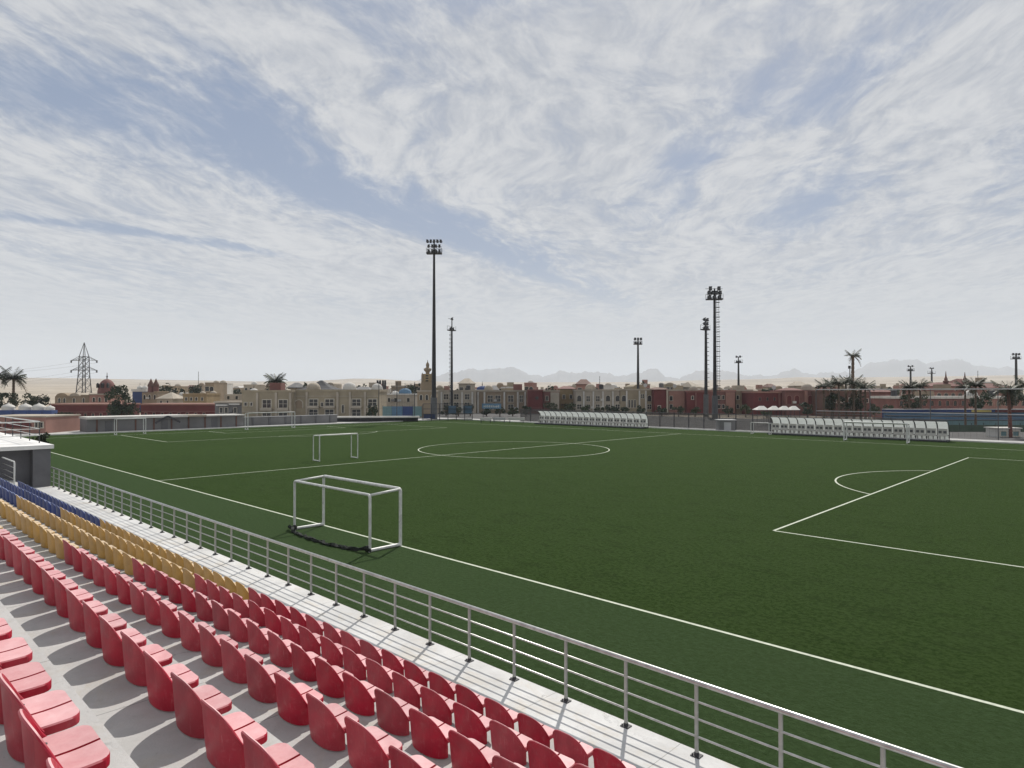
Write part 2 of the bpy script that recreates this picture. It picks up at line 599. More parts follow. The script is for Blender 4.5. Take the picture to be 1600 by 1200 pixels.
M['dry'] = plain('dry frond', (0.115, 0.085, 0.05), 0.8, 0.3, 1.5, obj_var=0.3)
M['leaf'] = plain('tree leaves', (0.026, 0.040, 0.019), 0.7, 0.45, 0.9, obj_var=0.15)
M['leaf2'] = plain('dusty leaves', (0.042, 0.054, 0.026), 0.75, 0.4, 0.9, obj_var=0.15)
M['glass'] = plain('window glass', (0.025, 0.027, 0.03), 0.12, 0.2, 0.7, spec=0.6)
M['shutter'] = plain('brown shutter', (0.11, 0.07, 0.05), 0.7, 0.2, 3)
M['frame'] = plain('pale window frame', (0.50, 0.46, 0.39), 0.7, 0.12, 2.0)
WALLS = {
    'cream': (0.285, 0.24, 0.17), 'sand': (0.27, 0.21, 0.145), 'pale': (0.36, 0.315, 0.255), 'white': (0.54, 0.525, 0.49), 'ochre': (0.28, 0.21, 0.12),
    'pink': (0.30, 0.165, 0.135), 'rose': (0.19, 0.088, 0.078), 'red': (0.125, 0.033, 0.033), 'brown': (0.13, 0.07, 0.055), 'grey': (0.17, 0.167, 0.167),
    'tan': (0.25, 0.195, 0.14), 'darkgrey': (0.12, 0.12, 0.125), 'blue': (0.04, 0.065, 0.17), 'sky': (0.10, 0.18, 0.27), 'green': (0.075, 0.105, 0.075),
    'teal': (0.15, 0.24, 0.25), 'roofred': (0.16, 0.072, 0.06), 'charcoal': (0.05, 0.05, 0.055), 'lightgrey': (0.42, 0.42, 0.42), 'yellow': (0.45, 0.36, 0.12)}
for k, c in WALLS.items():
    M['w_'+k] = plain(k+' render', c, 0.85, 0.14, 0.35, coords='Object', dirt=0.3, bump=0.2, bscale=6.0)
mt, N_, bs_, o_ = new_mat('clear shelter panel')
bs_.inputs['Base Color'].default_value = (0.74, 0.76, 0.75, 1)
bs_.inputs['Roughness'].default_value = 0.25
tr = N_.n('ShaderNodeBsdfTransparent')
tl = N_.n('ShaderNodeBsdfTranslucent')
tl.inputs['Color'].default_value = (0.72, 0.75, 0.74, 1)
mx = N_.n('ShaderNodeMixShader')
mx.inputs[0].default_value = 0.5
mx2 = N_.n('ShaderNodeMixShader')
mx2.inputs[0].default_value = 0.18
L_ = mt.node_tree.links
L_.new(bs_.outputs[0], mx.inputs[1])
L_.new(tl.outputs[0], mx.inputs[2])
L_.new(mx.outputs[0], mx2.inputs[1])
L_.new(tr.outputs[0], mx2.inputs[2])
L_.new(mx2.outputs[0], o_.inputs['Surface'])
M['perspex'] = mt

# ------------------------------------------------------------------ terrain: plain, desert rise, mountains
RIDGE = [(-3000, 600), (-400, 596), (0, 594.5), (120, 594.5), (250, 595.5), (400, 597), (480, 596.5), (520, 594), (550, 592), (590, 592), (620, 594), (700, 596.5), (820, 597.2), (900, 597),
         (1000, 597), (1060, 595.5), (1100, 594.5), (1200, 593.3), (1250, 591), (1290, 592.2), (1400, 592), (1600, 591.5), (2200, 593), (4600, 600)]
MTN = [(640, 596), (680, 585), (700, 579), (712, 577), (740, 574.5), (765, 572), (795, 571), (812, 575), (832, 582), (848, 585), (862, 581), (885, 578.5), (905, 577), (935, 578), (950, 583), (965, 584),
       (985, 580), (1005, 578), (1020, 573), (1028, 575), (1038, 583), (1062, 589), (1076, 581), (1090, 577), (1108, 576), (1130, 575), (1150, 580), (1168, 585), (1188, 580.5), (1206, 585), (1222, 579),
       (1240, 572), (1256, 577), (1278, 582), (1300, 577.5), (1325, 578), (1350, 568), (1372, 561), (1396, 555.5), (1420, 557), (1448, 562.5), (1468, 558), (1486, 554), (1502, 560), (1530, 566),
       (1560, 570), (1600, 573), (1680, 566), (1760, 578), (1900, 590), (2100, 600)]


def interp(tab, x):
    return float(np.interp(x, [p[0] for p in tab], [p[1] for p in tab]))


def ground_z(x, y):
    r = sqrt(x*x+y*y)
    D = x*FW[0]+y*FW[1]
    q = x*RT[0]+y*RT[1]
    px = 800+F*q/D if D > 0.05*r else (4600 if q > 0 else -3000)
    rz = EYE+(HORIZON-interp(RIDGE, max(-3000, min(4600, px))))/F*3200
    if r < 190:
        return -0.12
    if r < 3200:
        u = (r-190)/3010
        base = rz*(0.30*u+0.70*u*u)
        wob = 1.2*sin(x*0.011+1.3)*sin(y*0.009)*min(1, (r-190)/400.0)
        wob += 2.2*sin(x*0.0031-y*0.0047)*min(1, (r-190)/1200.0)*(1-u)*2
        return -0.12+base+wob*(1-u)
    v = min(1, (r-3200)/2500)
    return rz+(18-rz)*(v*v*(3-2*v))


def polar_ground():
    mb = MB()
    az = sorted(set([round(-180+i*4.0, 3) for i in range(90)]+[round(-46+i*0.4, 3) for i in range(231)]))
    rr = [0.0]+[40, 90, 140, 175]+[190*(1.045**i) for i in range(0, 99)]
    rr = [r for r in rr if r < 13500]+[13500]
    n = len(az)
    vs = []
    for r in rr:
        for a in az:
            t = YAW-radians(a)
            x, y = -sin(t)*r, cos(t)*r
            vs.append((x, y, ground_z(x, y)))
    fs = []
    for j in range(len(rr)-1):
        for i in range(n):
            k = (i+1) % n
            fs.append((j*n+i, j*n+k, (j+1)*n+k, (j+1)*n+i))
    mb.add(vs, [f[::-1] for f in fs])
    mb.smooth = True
    return mb


gd = struct('ground', polar_ground(), M['sand'])


def mountain_mesh():
    mb = MB()
    cols, rows = 520, 15
    vs = []
    rnd = random.Random(3)
    ph = [rnd.uniform(0, 6.28) for _ in range(12)]
    for i in range(cols):
        px = 640+(2100-640)*i/(cols-1)
        top = EYE+(HORIZON-interp(MTN, px))/F*9000
        jag = sum(26.0/(1.35**k)*(1-2*abs(sin(px*0.045*(1.9**k)+ph[k]))) for k in range(6))
        top = max(20, top+jag*min(1.0, top/260.0)*0.55)
        for j in range(rows):
            t = j/(rows-1)
            D = 8100+1900*t
            prof = 1-abs(t-0.474)/0.5
            prof = max(0.0, prof)**1.15
            z = 14+(top-14)*prof
            if 0 < j < rows-1:
                z += prof*(1-prof)*4*28*sin(px*0.11+ph[j % 12]+j)*sin(px*0.031+j*1.7)
            x, y = at(px, D)
            vs.append((x, y, z))
    fs = []
    for i in range(cols-1):
        for j in range(rows-1):
            a = i*rows+j
            fs.append((a, a+rows, a+rows+1, a+1))
    mb.add(vs, fs)
    mb.smooth = True
    return mb


struct('mountains', mountain_mesh(), M['mount'])

# ------------------------------------------------------------------ pitch
TL = 14.23                       # near touchline
HW = 31.92                       # half the pitch width
XC, YC = -44.04, 14.23+31.92     # centre spot
HL = 49.94                       # half the pitch length
EDGE_X, EDGE_Y = -100.0, 87.4
mb = MB()
xs = [EDGE_X+i*4 for i in range(29)]
ys = [7.0+i*4.02 for i in range(21)]
vs = [(x, y, 0.0) for x in xs for y in ys]
fs = [(i*21+j, (i+1)*21+j, (i+1)*21+j+1, i*21+j+1) for i in range(28) for j in range(20)]
mb.add(vs, fs)
struct('turf', mb, M['turf'])
LZ = 0.004


def strip(x0, y0, x1, y1, w=0.10, name='pitch_marking', lz=LZ):
    d = sqrt((x1-x0)**2+(y1-y0)**2)
    n = max(1, int(d/4))
    ux, uy = (x1-x0)/d, (y1-y0)/d
    nx, ny = -uy*w/2, ux*w/2
    b = MB()
    vs, fs = [], []
    for i in range(n+1):
        t = i/n
        cx, cy = x0+(x1-x0)*t, y0+(y1-y0)*t
        vs += [(cx-nx, cy-ny, lz), (cx+nx, cy+ny, lz)]
    for i in range(n):
        fs.append((2*i, 2*i+2, 2*i+3, 2*i+1))
    b.add(vs, fs)
    return struct(name, b, M['line'])


def arc(cx, cy, r, a0, a1, w=0.10, name='pitch_marking', n=72, lz=LZ+0.004):
    b = MB()
    vs, fs = [], []
    for i in range(n+1):
        a = a0+(a1-a0)*i/n
        vs += [(cx+(r-w/2)*cos(a), cy+(r-w/2)*sin(a), lz), (cx+(r+w/2)*cos(a), cy+(r+w/2)*sin(a), lz)]
    for i in range(n):
        fs.append((2*i, 2*i+1, 2*i+3, 2*i+2))
    b.add(vs, fs)
    return struct(name, b, M['line'])


XL, XR = XC-HL, XC+HL
strip(XL, TL, XR, TL, name='touchline_marking')
strip(XL, TL+2*HW, XR, TL+2*HW, name='touchline_marking')
strip(XC, TL+0.06, XC, TL+2*HW-0.06, name='halfway_line_marking')
strip(XL, TL+0.06, XL, TL+2*HW-0.06, name='goal_line_marking')
strip(XR, TL+0.06, XR, TL+2*HW-0.06, name='goal_line_marking')
arc(XC, YC, 9.15, 0, 2*pi, name='centre_circle_marking', n=120)
b = MB()
b.lathe([(0.12, 0.0), (0.12, 0.004)], (XC, YC, LZ+0.004), 16)
struct('centre_spot_marking', b, M['line'])
for sx, gx in ((1, XL), (-1, XR)):
    xe = gx+sx*16.5
    strip(xe, YC-20.16, xe, YC+20.16, name='penalty_area_marking')
    for sy in (-1, 1):
        strip(gx+sx*0.06, YC+sy*20.16, xe-sx*0.06, YC+sy*20.16, name='penalty_area_marking')
    g6 = gx+sx*5.5
    strip(g6, YC-9.16, g6, YC+9.16, name='goal_area_marking')
    for sy in (-1, 1):
        strip(gx+sx*0.06, YC+sy*9.16, g6-sx*0.06, YC+sy*9.16, name='goal_area_marking')
    bb = math.acos(5.5/9.15)
    if sx > 0:
        arc(gx+11, YC, 9.15, -bb, bb, name='penalty_arc_marking')
    else:
        arc(gx-11, YC, 9.15, pi-bb, pi+bb, name='penalty_arc_marking')

# kerbs and the paved strip beyond the turf
b = MB()
b.box(EDGE_X-0.30, EDGE_X, 7.0, EDGE_Y+0.25, -0.12, 0.14)
struct('kerb', b, M['kerb'])
b = MB()
b.box(EDGE_X+0.002, 12.0, EDGE_Y, EDGE_Y+0.30, -0.12, 0.14)
struct('kerb', b, M['kerb'])
b = MB()
b.box(EDGE_X, 12.0, EDGE_Y+0.302, EDGE_Y+4.5, -0.12, 0.03)
struct('pavement', b, M['tread'])

b = MB()
b.box(-215.0, 60.0, EDGE_Y+4.6, 133.0, -0.12, -0.03)
struct('road', b, M['asphalt'])
b = MB()
b.box(-150.0, EDGE_X-0.31, -10.0, EDGE_Y+4.5, -0.12, -0.02)
struct('service_yard', b, M['tread'])

# ------------------------------------------------------------------ grandstand
P_ROW, R_ROW = 0.915, 0.423
Y1, TREAD1 = 5.13, 1.735
DECK_Z, RAIL_Y = 1.345, 6.89
ST_X0, ST_X1 = -34.70, 9.0
b = MB()
b.box(ST_X0, ST_X1, Y1+0.402, RAIL_Y+0.11, 0.0, DECK_Z)
deck = struct('walkway', b, M['deck'])
for i in range(1, 10):
    b = MB()
    y1 = Y1-(i-1)*P_ROW+0.40
    b.box(ST_X0, ST_X1, y1-P_ROW+0.002, y1, 0.0, TREAD1+(i-1)*R_ROW)
    struct('terrace_step', b, M['tread'])

# seat: a U-shaped shell down to the step, a flat pan with a groove along its middle


def seat_meshes():
    n = 26
    plan = []
    HWS, SAG = 0.217, 0.105
    for i in range(n+1):
        a = -pi/2+pi*i/n
        s_, c_ = sin(a), cos(a)
        plan.append((HWS*math.copysign(abs(s_)**0.92, s_), SAG-SAG*abs(c_)**0.95))
    b = MB()
    k = len(plan)
    rings = []

    def rim(u):
        return 0.150+0.205*max(0.0, 1-abs(u)**2.9)**0.56

    def ring(off, zf):
        out = []
        for i, (x, y) in enumerate(plan):
            u = x/HWS
            z = zf(u)
            lean = -0.028*(z/0.34)
            sx = 0.94+0.06*min(1, z/0.22)
            # outward direction of the plan curve
            x0, y0 = plan[max(0, i-1)]
            x1, y1 = plan[min(k-1, i+1)]
            tx, ty = x1-x0, y1-y0
            l = sqrt(tx*tx+ty*ty)
            nx, ny = ty/l, -tx/l
            out.append((x*sx+nx*off, y+lean+ny*off+0.022, z))
        return out
    rings.append(ring(0.0, lambda u: 0.010))
    rings.append(ring(0.003, lambda u: 0.10))
    rings.append(ring(0.001, lambda u: rim(u)-0.026))
    rings.append(ring(0.008, lambda u: rim(u)-0.017))
    rings.append(ring(0.008, lambda u: rim(u)-0.006))
    rings.append(ring(0.002, lambda u: rim(u)))
    rings.append(ring(-0.006, lambda u: rim(u)-0.003))
    rings.append(ring(-0.011, lambda u: rim(u)-0.015))
    rings.append(ring(-0.013, lambda u: 0.10))
    rings.append(ring(-0.010, lambda u: 0.010))
    vs = [p for r in rings for p in r]
    m = len(rings)
    fs = []
    for j in range(m):
        jn = (j+1) % m
        for i in range(k-1):
            fs.append((j*k+i, j*k+i+1, jn*k+i+1, jn*k+i))
    fs.append(tuple(j*k for j in range(m)))
    fs.append(tuple(j*k+k-1 for j in range(m-1, -1, -1)))
    b.add(vs, fs)
    b.smooth = True
    # pan
    rows = [(0.016, 0.060), (0.030, 0.112), (0.050, 0.156), (0.076, 0.183), (0.106, 0.196), (0.150, 0.198), (0.188, 0.198), (0.222, 0.195), (0.241, 0.186), (0.255, 0.169), (0.263, 0.145), (0.267, 0.112)]
    us = [-1.0, -0.965, -0.6, -0.25, -0.045, -0.026, 0.026, 0.045, 0.25, 0.6, 0.965, 1.0]
    c = MB()
    vs = []
    for ri, (y, w) in enumerate(rows):
        for ui, u in enumerate(us):
            z = 0.156+0.008*(y/0.27)-0.010*(1-abs(u)**2)*sin(min(1, y/0.28)*pi)
            if abs(u) > 0.99:
                z -= 0.007
            if ri >= len(rows)-1:
                z -= 0.008
            if 5 <= ui <= 6 and y > 0.10:
                z -= 0.016
            x = u*w
            if 4 <= ui <= 7:
                x = us[ui]*0.197
            vs.append((x, y, z))
    nu, nr = len(us), len(rows)
    fs = [(i*nu+j, i*nu+j+1, (i+1)*nu+j+1, (i+1)*nu+j) for i in range(nr-1) for j in range(nu-1)]
    loop = [j for j in range(nu)]+[i*nu+nu-1 for i in range(1, nr)]+[(nr-1)*nu+j for j in range(nu-2, -1, -1)]+[i*nu for i in range(nr-2, 0, -1)]
    base = len(vs)
    for q in loop:
        x, y, z = vs[q]
        vs.append((x, y, z-0.036))
    L = len(loop)
    for i in range(L):
        fs.append((loop[i], base+i, base+(i+1) % L, loop[(i+1) % L]))
    for q in loop:
        x, y, z = vs[q]
        vs.append((x*0.9, 0.16+(y-0.16)*0.9, z-0.030))
    for i in range(L):
        fs.append((base+i, base+L+i, base+L+(i+1) % L, base+(i+1) % L))
    fs.append(tuple(base+L+i for i in range(L)))
    c.add(vs, fs)
    c.smooth = True
    d = MB()
    d.lathe([(0.0145, 0.0), (0.0145, 0.003), (0.009, 0.005)], (0, 0, 0), 10)
    return b, c, d


sb, sp, sd = seat_meshes()


def smooth_by_angle(me, deg):
    try:
        me.set_sharp_from_angle(angle=radians(deg))
    except Exception:
        pass


SEAT_ME = {}
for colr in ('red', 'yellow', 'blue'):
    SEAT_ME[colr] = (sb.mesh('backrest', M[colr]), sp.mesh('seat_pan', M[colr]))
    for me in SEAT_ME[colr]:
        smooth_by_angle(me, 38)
BOLT_ME = sd.mesh('bolt', M['bolt'])
PROTO = {}


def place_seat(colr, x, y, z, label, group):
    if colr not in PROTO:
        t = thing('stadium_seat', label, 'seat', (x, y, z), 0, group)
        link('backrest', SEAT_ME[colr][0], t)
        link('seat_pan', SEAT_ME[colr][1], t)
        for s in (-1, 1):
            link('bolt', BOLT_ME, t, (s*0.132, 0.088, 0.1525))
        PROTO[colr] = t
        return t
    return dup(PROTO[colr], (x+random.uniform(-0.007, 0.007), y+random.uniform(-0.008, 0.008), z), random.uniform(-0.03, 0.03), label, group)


PITCH_S = 0.5
X_RY, X_YB = -11.45, -20.45          # where red turns to yellow, yellow to blue
ROWN = ['', 'front row', 'second row', 'third row', 'fourth row', 'fifth row', 'sixth row']
RANGE = {1: (-31.6, -3.0), 2: (-31.6, -2.9), 3: (-31.2, -2.6), 4: (-23.5, -2.0), 5: (-15.5, -1.4), 6: (-8.0, -0.6)}
PXOFF = {1: 0.0, 2: 0.1, 3: -0.02, 4: 0.08, 5: 0.05, 6: 0.0}


def in_view(x, y, z):
    D = x*FW[0]+y*FW[1]
    if D < 0.3:
        return False
    px = 800+F*(x*RT[0]+y*RT[1])/D
    py = HORIZON+F*(EYE-z)/D
    return -25 < px and py < 1235


for row in range(1, 7):
    y = Y1-(row-1)*P_ROW
    z = TREAD1+(row-1)*R_ROW
    lo, hi = RANGE[row]
    _ = {'red': [], 'yellow': [], 'blue': []}
    k0 = 0
    x = X_RY+PITCH_S/2
    reds = []
    while x < hi:
        reds.append(x)
        x += PITCH_S
    yel = []
    x = X_RY-PITCH_S/2
    while x > max(lo, X_YB):
        yel.append(x)
        x -= PITCH_S
    blu = []
    while x > lo:
        blu.append(x)
        x -= PITCH_S
    for colr, lst in (('red', reds), ('yellow', yel), ('blue', blu)):
        vis = [x for x in lst if in_view(x, y, z+0.34) or in_view(x+0.2, y+0.44, z+0.2)]
        for n, x in enumerate(vis, 1):
            if colr == 'red' and row <= 4:
                lab = 'red moulded plastic seat in the %s, %s from the yellow seats' % (ROWN[row], ORD[n])
            elif colr == 'red':
                m_ = len(vis)-n+1
                lab = 'red moulded plastic seat in the %s, %s from its lower end' % (ROWN[row], ORD[m_])
            elif colr == 'yellow':
                lab = 'mustard yellow plastic seat in the %s, %s from the red seats' % (ROWN[row], ORD[n])
            else:
                lab = 'blue plastic seat in the %s, %s from the yellow seats' % (ROWN[row], ORD[n])
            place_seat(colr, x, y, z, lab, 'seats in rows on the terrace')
        if colr == 'red':
            for k, x in enumerate([vis[-1]+PITCH_S*k for k in (1, 2, 3)], 1):
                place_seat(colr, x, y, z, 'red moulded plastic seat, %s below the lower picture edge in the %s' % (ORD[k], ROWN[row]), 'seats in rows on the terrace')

# steel railing along the walkway
rl = thing('railing', 'long steel railing with four rails along the edge of the pale walkway', 'railing', (0, 0, 0))
RT_Z = DECK_Z+0.83
post = MB()
post.cyl((0, 0, 0.0), (0, 0, 0.81), 0.024, n=10)
post_me = post.mesh('post', M['post_steel'])
bp = MB()
bp.box(-0.055, 0.055, -0.05, 0.05, 0.0, 0.012)
bp.cyl((0, 0, 0.012), (0, 0, 0.045), 0.031, 0.028, 10)
bp.cyl((0.035, -0.032, 0.012), (0.035, -0.032, 0.032), 0.009, n=6)
bp.cyl((-0.035, -0.032, 0.012), (-0.035, -0.032, 0.032), 0.009, n=6)
bp_me = bp.mesh('base_plate', M['iron'])
x = -3.70+0.955*12
while x > ST_X0-0.5:
    link('post', post_me, rl, (x, RAIL_Y, DECK_Z))
    link('base_plate', bp_me, rl, (x, RAIL_Y, DECK_Z))
    x -= 0.955
b = MB()
b.cyl((ST_X0+0.02, RAIL_Y, RT_Z), (8.2, RAIL_Y, RT_Z), 0.030, n=12)
b.smooth = True
o = part('top_rail', b, M['steel'], rl)
smooth_by_angle(o.data, 40)
for zf in (0.22, 0.42, 0.615):
    b = MB()
    b.cyl((ST_X0+0.02, RAIL_Y-0.002, DECK_Z+zf), (8.2, RAIL_Y-0.002, DECK_Z+zf), 0.0125, n=8)
    b.smooth = True
    part('mid_rail', b, M['steel'], rl)

# grey end block with the raised platform
pb = thing('platform_block', 'dark grey rendered platform block closing the far end of the walkway', 'platform', (0, 0, 0))
b = MB()
b.box(-62.0, -34.70, 6.22, 6.86, 0.0, 3.0)
part('corner_pier', b, M['dark_conc'], pb)
b = MB()
b.box(-62.0, -35.25, -8.0, 6.215, 0.0, 3.0)
part('wall', b, M['dark_conc'], pb)
b = MB()
b.box(-62.2, -34.60, -8.0, 6.96, 3.003, 3.17)
part('coping_slab', b, M['white_conc'], pb)
pr = thing('platform_railing', 'thin metal railing standing on the white platform slab', 'railing', (0, 0, 0))
b = MB()
b.cyl((0, 0, 0), (0, 0, 0.95), 0.022, n=8)
pm = b.mesh('post', M['iron'])
for x in [-36.2-2.05*i for i in range(12)]:
    link('post', pm, pr, (x, 6.72, 3.17))
for zz, r in ((0.97, 0.026), (0.65, 0.014), (0.35, 0.014)):
    b = MB()
    b.cyl((-61.5, 6.72, 3.17+zz), (-36.15, 6.72, 3.17+zz), r, n=8)
    part('rail', b, M['goal'], pr)
for x, y in ((-36.1, 4.6), (-36.1, 2.2)):
    link('post', pm, pr, (x, y, 3.17))
for zz, r in ((0.97, 0.026), (0.65, 0.014), (0.35, 0.014)):
    b = MB()
    b.cyl((-36.1, 0.5, 3.17+zz), (-36.1, 6.70, 3.17+zz), r, n=8)
    part('rail', b, M['goal'], pr)

sr = thing('stair_railing', 'white stair railing beyond the end of the blue seats', 'railing', (0, 0, 0))
b = MB()
b.tube([(-34.6, 5.15, 2.74), (-32.2, 5.15, 2.74), (-32.1, 5.15, 2.72), (-32.05, 5.15, 2.62), (-32.05, 5.15, 1.75)], 0.03, 8)
part('handrail', b, M['goal'], sr)
for zz in (2.50, 2.28, 2.06, 1.88):
    b = MB()
    b.cyl((-34.6, 5.15, zz), (-32.06, 5.15, zz), 0.014, n=6)
    part('mid_rail', b, M['steel'], sr)

# ------------------------------------------------------------------ goals


def arc_pts(p, c, q, n=4):
    """rounded corner from p round c to q"""
    p, c, q = Vector(p), Vector(c), Vector(q)
    return [(p*(1-t)*(1-t)+c*2*t*(1-t)+q*t*t) for t in [i/n for i in range(n+1)]]


def box_goal(label, loc, rotz, w, h, dep, r=0.04, hb=None, group=None, wheels=False, cat='goal'):
    """local x along the mouth, y from the mouth (0) back to -dep"""
    hb = hb or h-0.06
    t = thing('football_goal', label, cat, loc, rotz, group)
    k = 0.12
    b = MB()
    pts = [(-w/2, 0, 0)]+arc_pts((-w/2, 0, h-k), (-w/2, 0, h), (-w/2+k, 0, h))+arc_pts((w/2-k, 0, h), (w/2, 0, h), (w/2, 0, h-k))+[(w/2, 0, 0)]
    b.tube(pts, r, 10)
    b.smooth = True
    o = part('front_frame', b, M['goal'], t)
    smooth_by_angle(o.data, 50)
    b = MB()
    pts = [(-w/2, -dep, 0)]+arc_pts((-w/2, -dep, hb-k), (-w/2, -dep, hb), (-w/2+k, -dep, hb))+arc_pts((w/2-k, -dep, hb), (w/2, -dep, hb), (w/2, -dep, hb-k))+[(w/2, -dep, 0)]
    b.tube(pts, r*0.85, 10)
    b.smooth = True
    o = part('back_frame', b, M['goal'], t)
    smooth_by_angle(o.data, 50)
    for s in (-1, 1):
        b = MB()
        b.cyl((s*(w/2-0.02), -0.03, h-0.01), (s*(w/2-0.02), -dep+0.03, hb-0.01), r*0.8, n=10)
        b.smooth = True
        part('top_side_bar', b, M['goal'], t)
        b = MB()
        b.cyl((s*w/2, 0.02, r), (s*w/2, -dep-0.02, r), r, n=10)
        part('ground_bar', b, M['goal'], t)
        if wheels and s < 0:
            rn_ = random.Random(9)
            nb = MB()
            pts = []
            for i in range(41):
                f_ = i/40
                pts.append((-w/2-0.25+(w+0.35)*f_, -dep-0.06-0.42*sin(pi*f_)**0.7+rn_.uniform(-0.04, 0.04), 0.035+rn_.uniform(0, 0.04)+0.12*exp(-((f_-0.05)/0.05)**2)+0.09*exp(-((f_-0.97)/0.04)**2)))
            nb.tube(pts, 0.055, 7)
            nv = []
            for (vx, vy, vz) in nb.v:
                nv.append((vx+rn_.uniform(-0.03, 0.03), vy+rn_.uniform(-0.035, 0.035), max(0.004, vz+rn_.uniform(-0.03, 0.03))))
            nb.v = nv
            part('net_bundle', nb, M['netting'], t, 'dark net gathered along the ground behind the goal')
        if wheels:
            b = MB()
            x0 = s*w/2-s*0.09
            b.lathe([(0.03, -0.03), (0.09, -0.03), (0.11, -0.015), (0.11, 0.015), (0.09, 0.03), (0.03, 0.03)], (0, 0, 0), 16)
            b.v = [(x0+v[2], -dep-0.05+v[0], 0.115+v[1]) for v in b.v]
            part('wheel', b, M['rubber'], t)
    return t


box_goal('nearest white tubular training goal without a net, standing astride the near touchline', (-21.78, 14.22, 0.0), 0.0, 5.24, 2.03, 1.28, 0.058, 1.95, wheels=True)
box_goal('small white portable goal without a net beside the halfway line', (-47.05, 28.8, 0), radians(-90), 3.5, 2.05, 0.95, 0.045, 2.0)
gx = xon(1366, 80.2)
box_goal('white portable goal parked in front of the right hand dugout', (gx, 80.2, 0), radians(180), 6.3, 2.1, 0.9, 0.07, 2.0)
box_goal('full-size white goal on the far goal line in front of the cream flats', (XL, YC, 0), radians(-90), 7.32, 2.44, 0.9, 0.06, 2.38)
box_goal('small white goal at the far end by the low grey changing rooms', (-94.6, 27.4, 0), radians(-90), 3.4, 2.05, 0.9, 0.05, 2.0)
mx_ = xon(1187, 84.2)
box_goal('tiny white practice goal at the left end of the right dugout', (mx_, 84.2, 0), radians(180), 2.4, 1.5, 0.8, 0.045, 1.45)

# ------------------------------------------------------------------ dugouts


def dugout(label, xa, xb, y, n):
    t = thing('dugout', label, 'dugout', (0, 0, 0), 0, 'team dugouts on the far touchline')
    b = MB()
    b.box(xa-0.1, xb+0.1, y-0.1, y+1.55, 0.0, 0.16)
    part('base', b, M['w_charcoal'], t)
    prof = [(1.50, 0.16), (1.50, 0.8), (1.44, 1.35), (1.26, 1.78), (0.95, 2.06), (0.55, 2.22), (0.12, 2.26)]
    st = (xb-xa)/n
    rb = MB()
    rb.tube([(0, y+py, pz) for py, pz in prof], 0.045, 6)
    rme = rb.mesh('rib', M['iron'])
    # curved panel between two ribs, 12 mm thick
    pmh = MB()
    vs, fs = [], []
    for (py, pz) in prof:
        for xx in (0.07, st-0.07):
            vs.append((xx, y+py, pz))
    k = len(prof)
    for (py, pz) in prof:
        for xx in (0.07, st-0.07):
            vs.append((xx, y+py+0.012, pz+0.012))
    for i in range(k-1):
        fs.append((2*i, 2*i+1, 2*i+3, 2*i+2))
        fs.append((2*k+2*i, 2*k+2*i+2, 2*k+2*i+3, 2*k+2*i+1))
        fs.append((2*i, 2*i+2, 2*k+2*i+2, 2*k+2*i))
        fs.append((2*i+1, 2*k+2*i+1, 2*k+2*i+3, 2*i+3))
    fs += [(0, 2*k, 2*k+1, 1), (2*k-2, 2*k-1, 4*k-1, 4*k-2)]
    pmh.add(vs, fs)
    pme = pmh.mesh('panel', M['perspex'])
    # a player's seat: white shell with a dark cushion
    s1 = MB()
    s1.box(-0.24, 0.24, 0.30, 0.36, 0.42, 1.24)
    s1.box(-0.24, 0.24, -0.16, 0.298, 0.40, 0.47)
    s1.box(-0.05, 0.05, 0.0, 0.25, 0.0, 0.398)
    s1me = s1.mesh('player_seat', M['w_white'])
    s2 = MB()
    s2.box(-0.15, 0.15, 0.285, 0.297, 0.72, 1.0)
    s2me = s2.mesh('cushion', M['w_darkgrey'])
    for i in range(n+1):
        link('rib', rme, t, (xa+i*st, 0, 0))
    for i in range(n):
        link('panel', pme, t, (xa+i*st, 0, 0))
        for u in (0.29, 0.71):
            s = link('player_seat', s1me, t, (xa+(i+u)*st, y+0.75, 0.16))
            link('cushion', s2me, s)
    for (py, pz) in ((0.12, 2.26), (1.5, 0.62)):
        b = MB()
        b.cyl((xa, y+py, pz), (xb, y+py, pz), 0.04, n=6)
        part('long_rail', b, M['iron'], t)
    b = MB()
    b.box(xa, xb, y-0.02, y+0.02, 0.162, 0.24)
    part('front_strip', b, M['w_lightgrey'], t)
    return t


DUG_Y = 85.2
dugout('white clear-panelled team dugout on the far touchline, the right and nearer one', xon(1200, DUG_Y), xon(1478, DUG_Y), DUG_Y, 18)
dugout('white clear-panelled team dugout on the far touchline, the left and farther one', xon(836, DUG_Y), xon(1004, DUG_Y), DUG_Y, 18)

# ------------------------------------------------------------------ fences and nets on the far side
fn = thing('mesh_fence', 'long grey mesh fence on dark posts behind both dugouts', 'fence', (0, 0, 0))
FY = 91.0
b = MB()
b.box(-0.05, 0.05, -0.05, 0.05, 0, 2.45)
fpost = b.mesh('post', M['iron'])
b = MB()
for i in range(1, 24):
    xx = i*2.5/24
    b.box(xx-0.006, xx+0.006, -0.006, 0.006, 0.1, 2.3)
for i in range(0, 20):
    zz = 0.12+i*0.115
    b.box(0.05, 2.45, -0.0055, 0.0055, zz-0.006, zz+0.006)
fpan = b.mesh('mesh_panel', M['mast_low'])
b = MB()
for i in range(0, 20):
    zz = 0.10+i*0.112
    b.box(0.06, 2.44, 0.012, 0.016, zz, zz+0.070)
fcloth = b.mesh('shade_cloth', M['cloth'])
FENCE_END = xon(1474, 91.0)
xx = -85.0
while xx < FENCE_END-2.0:
    link('post', fpost, fn, (xx, FY, -0.1))
    link('mesh_panel', fpan, fn, (xx, FY, -0.1))
    link('shade_cloth', fcloth, fn, (xx, FY, -0.1))
    xx += 2.5
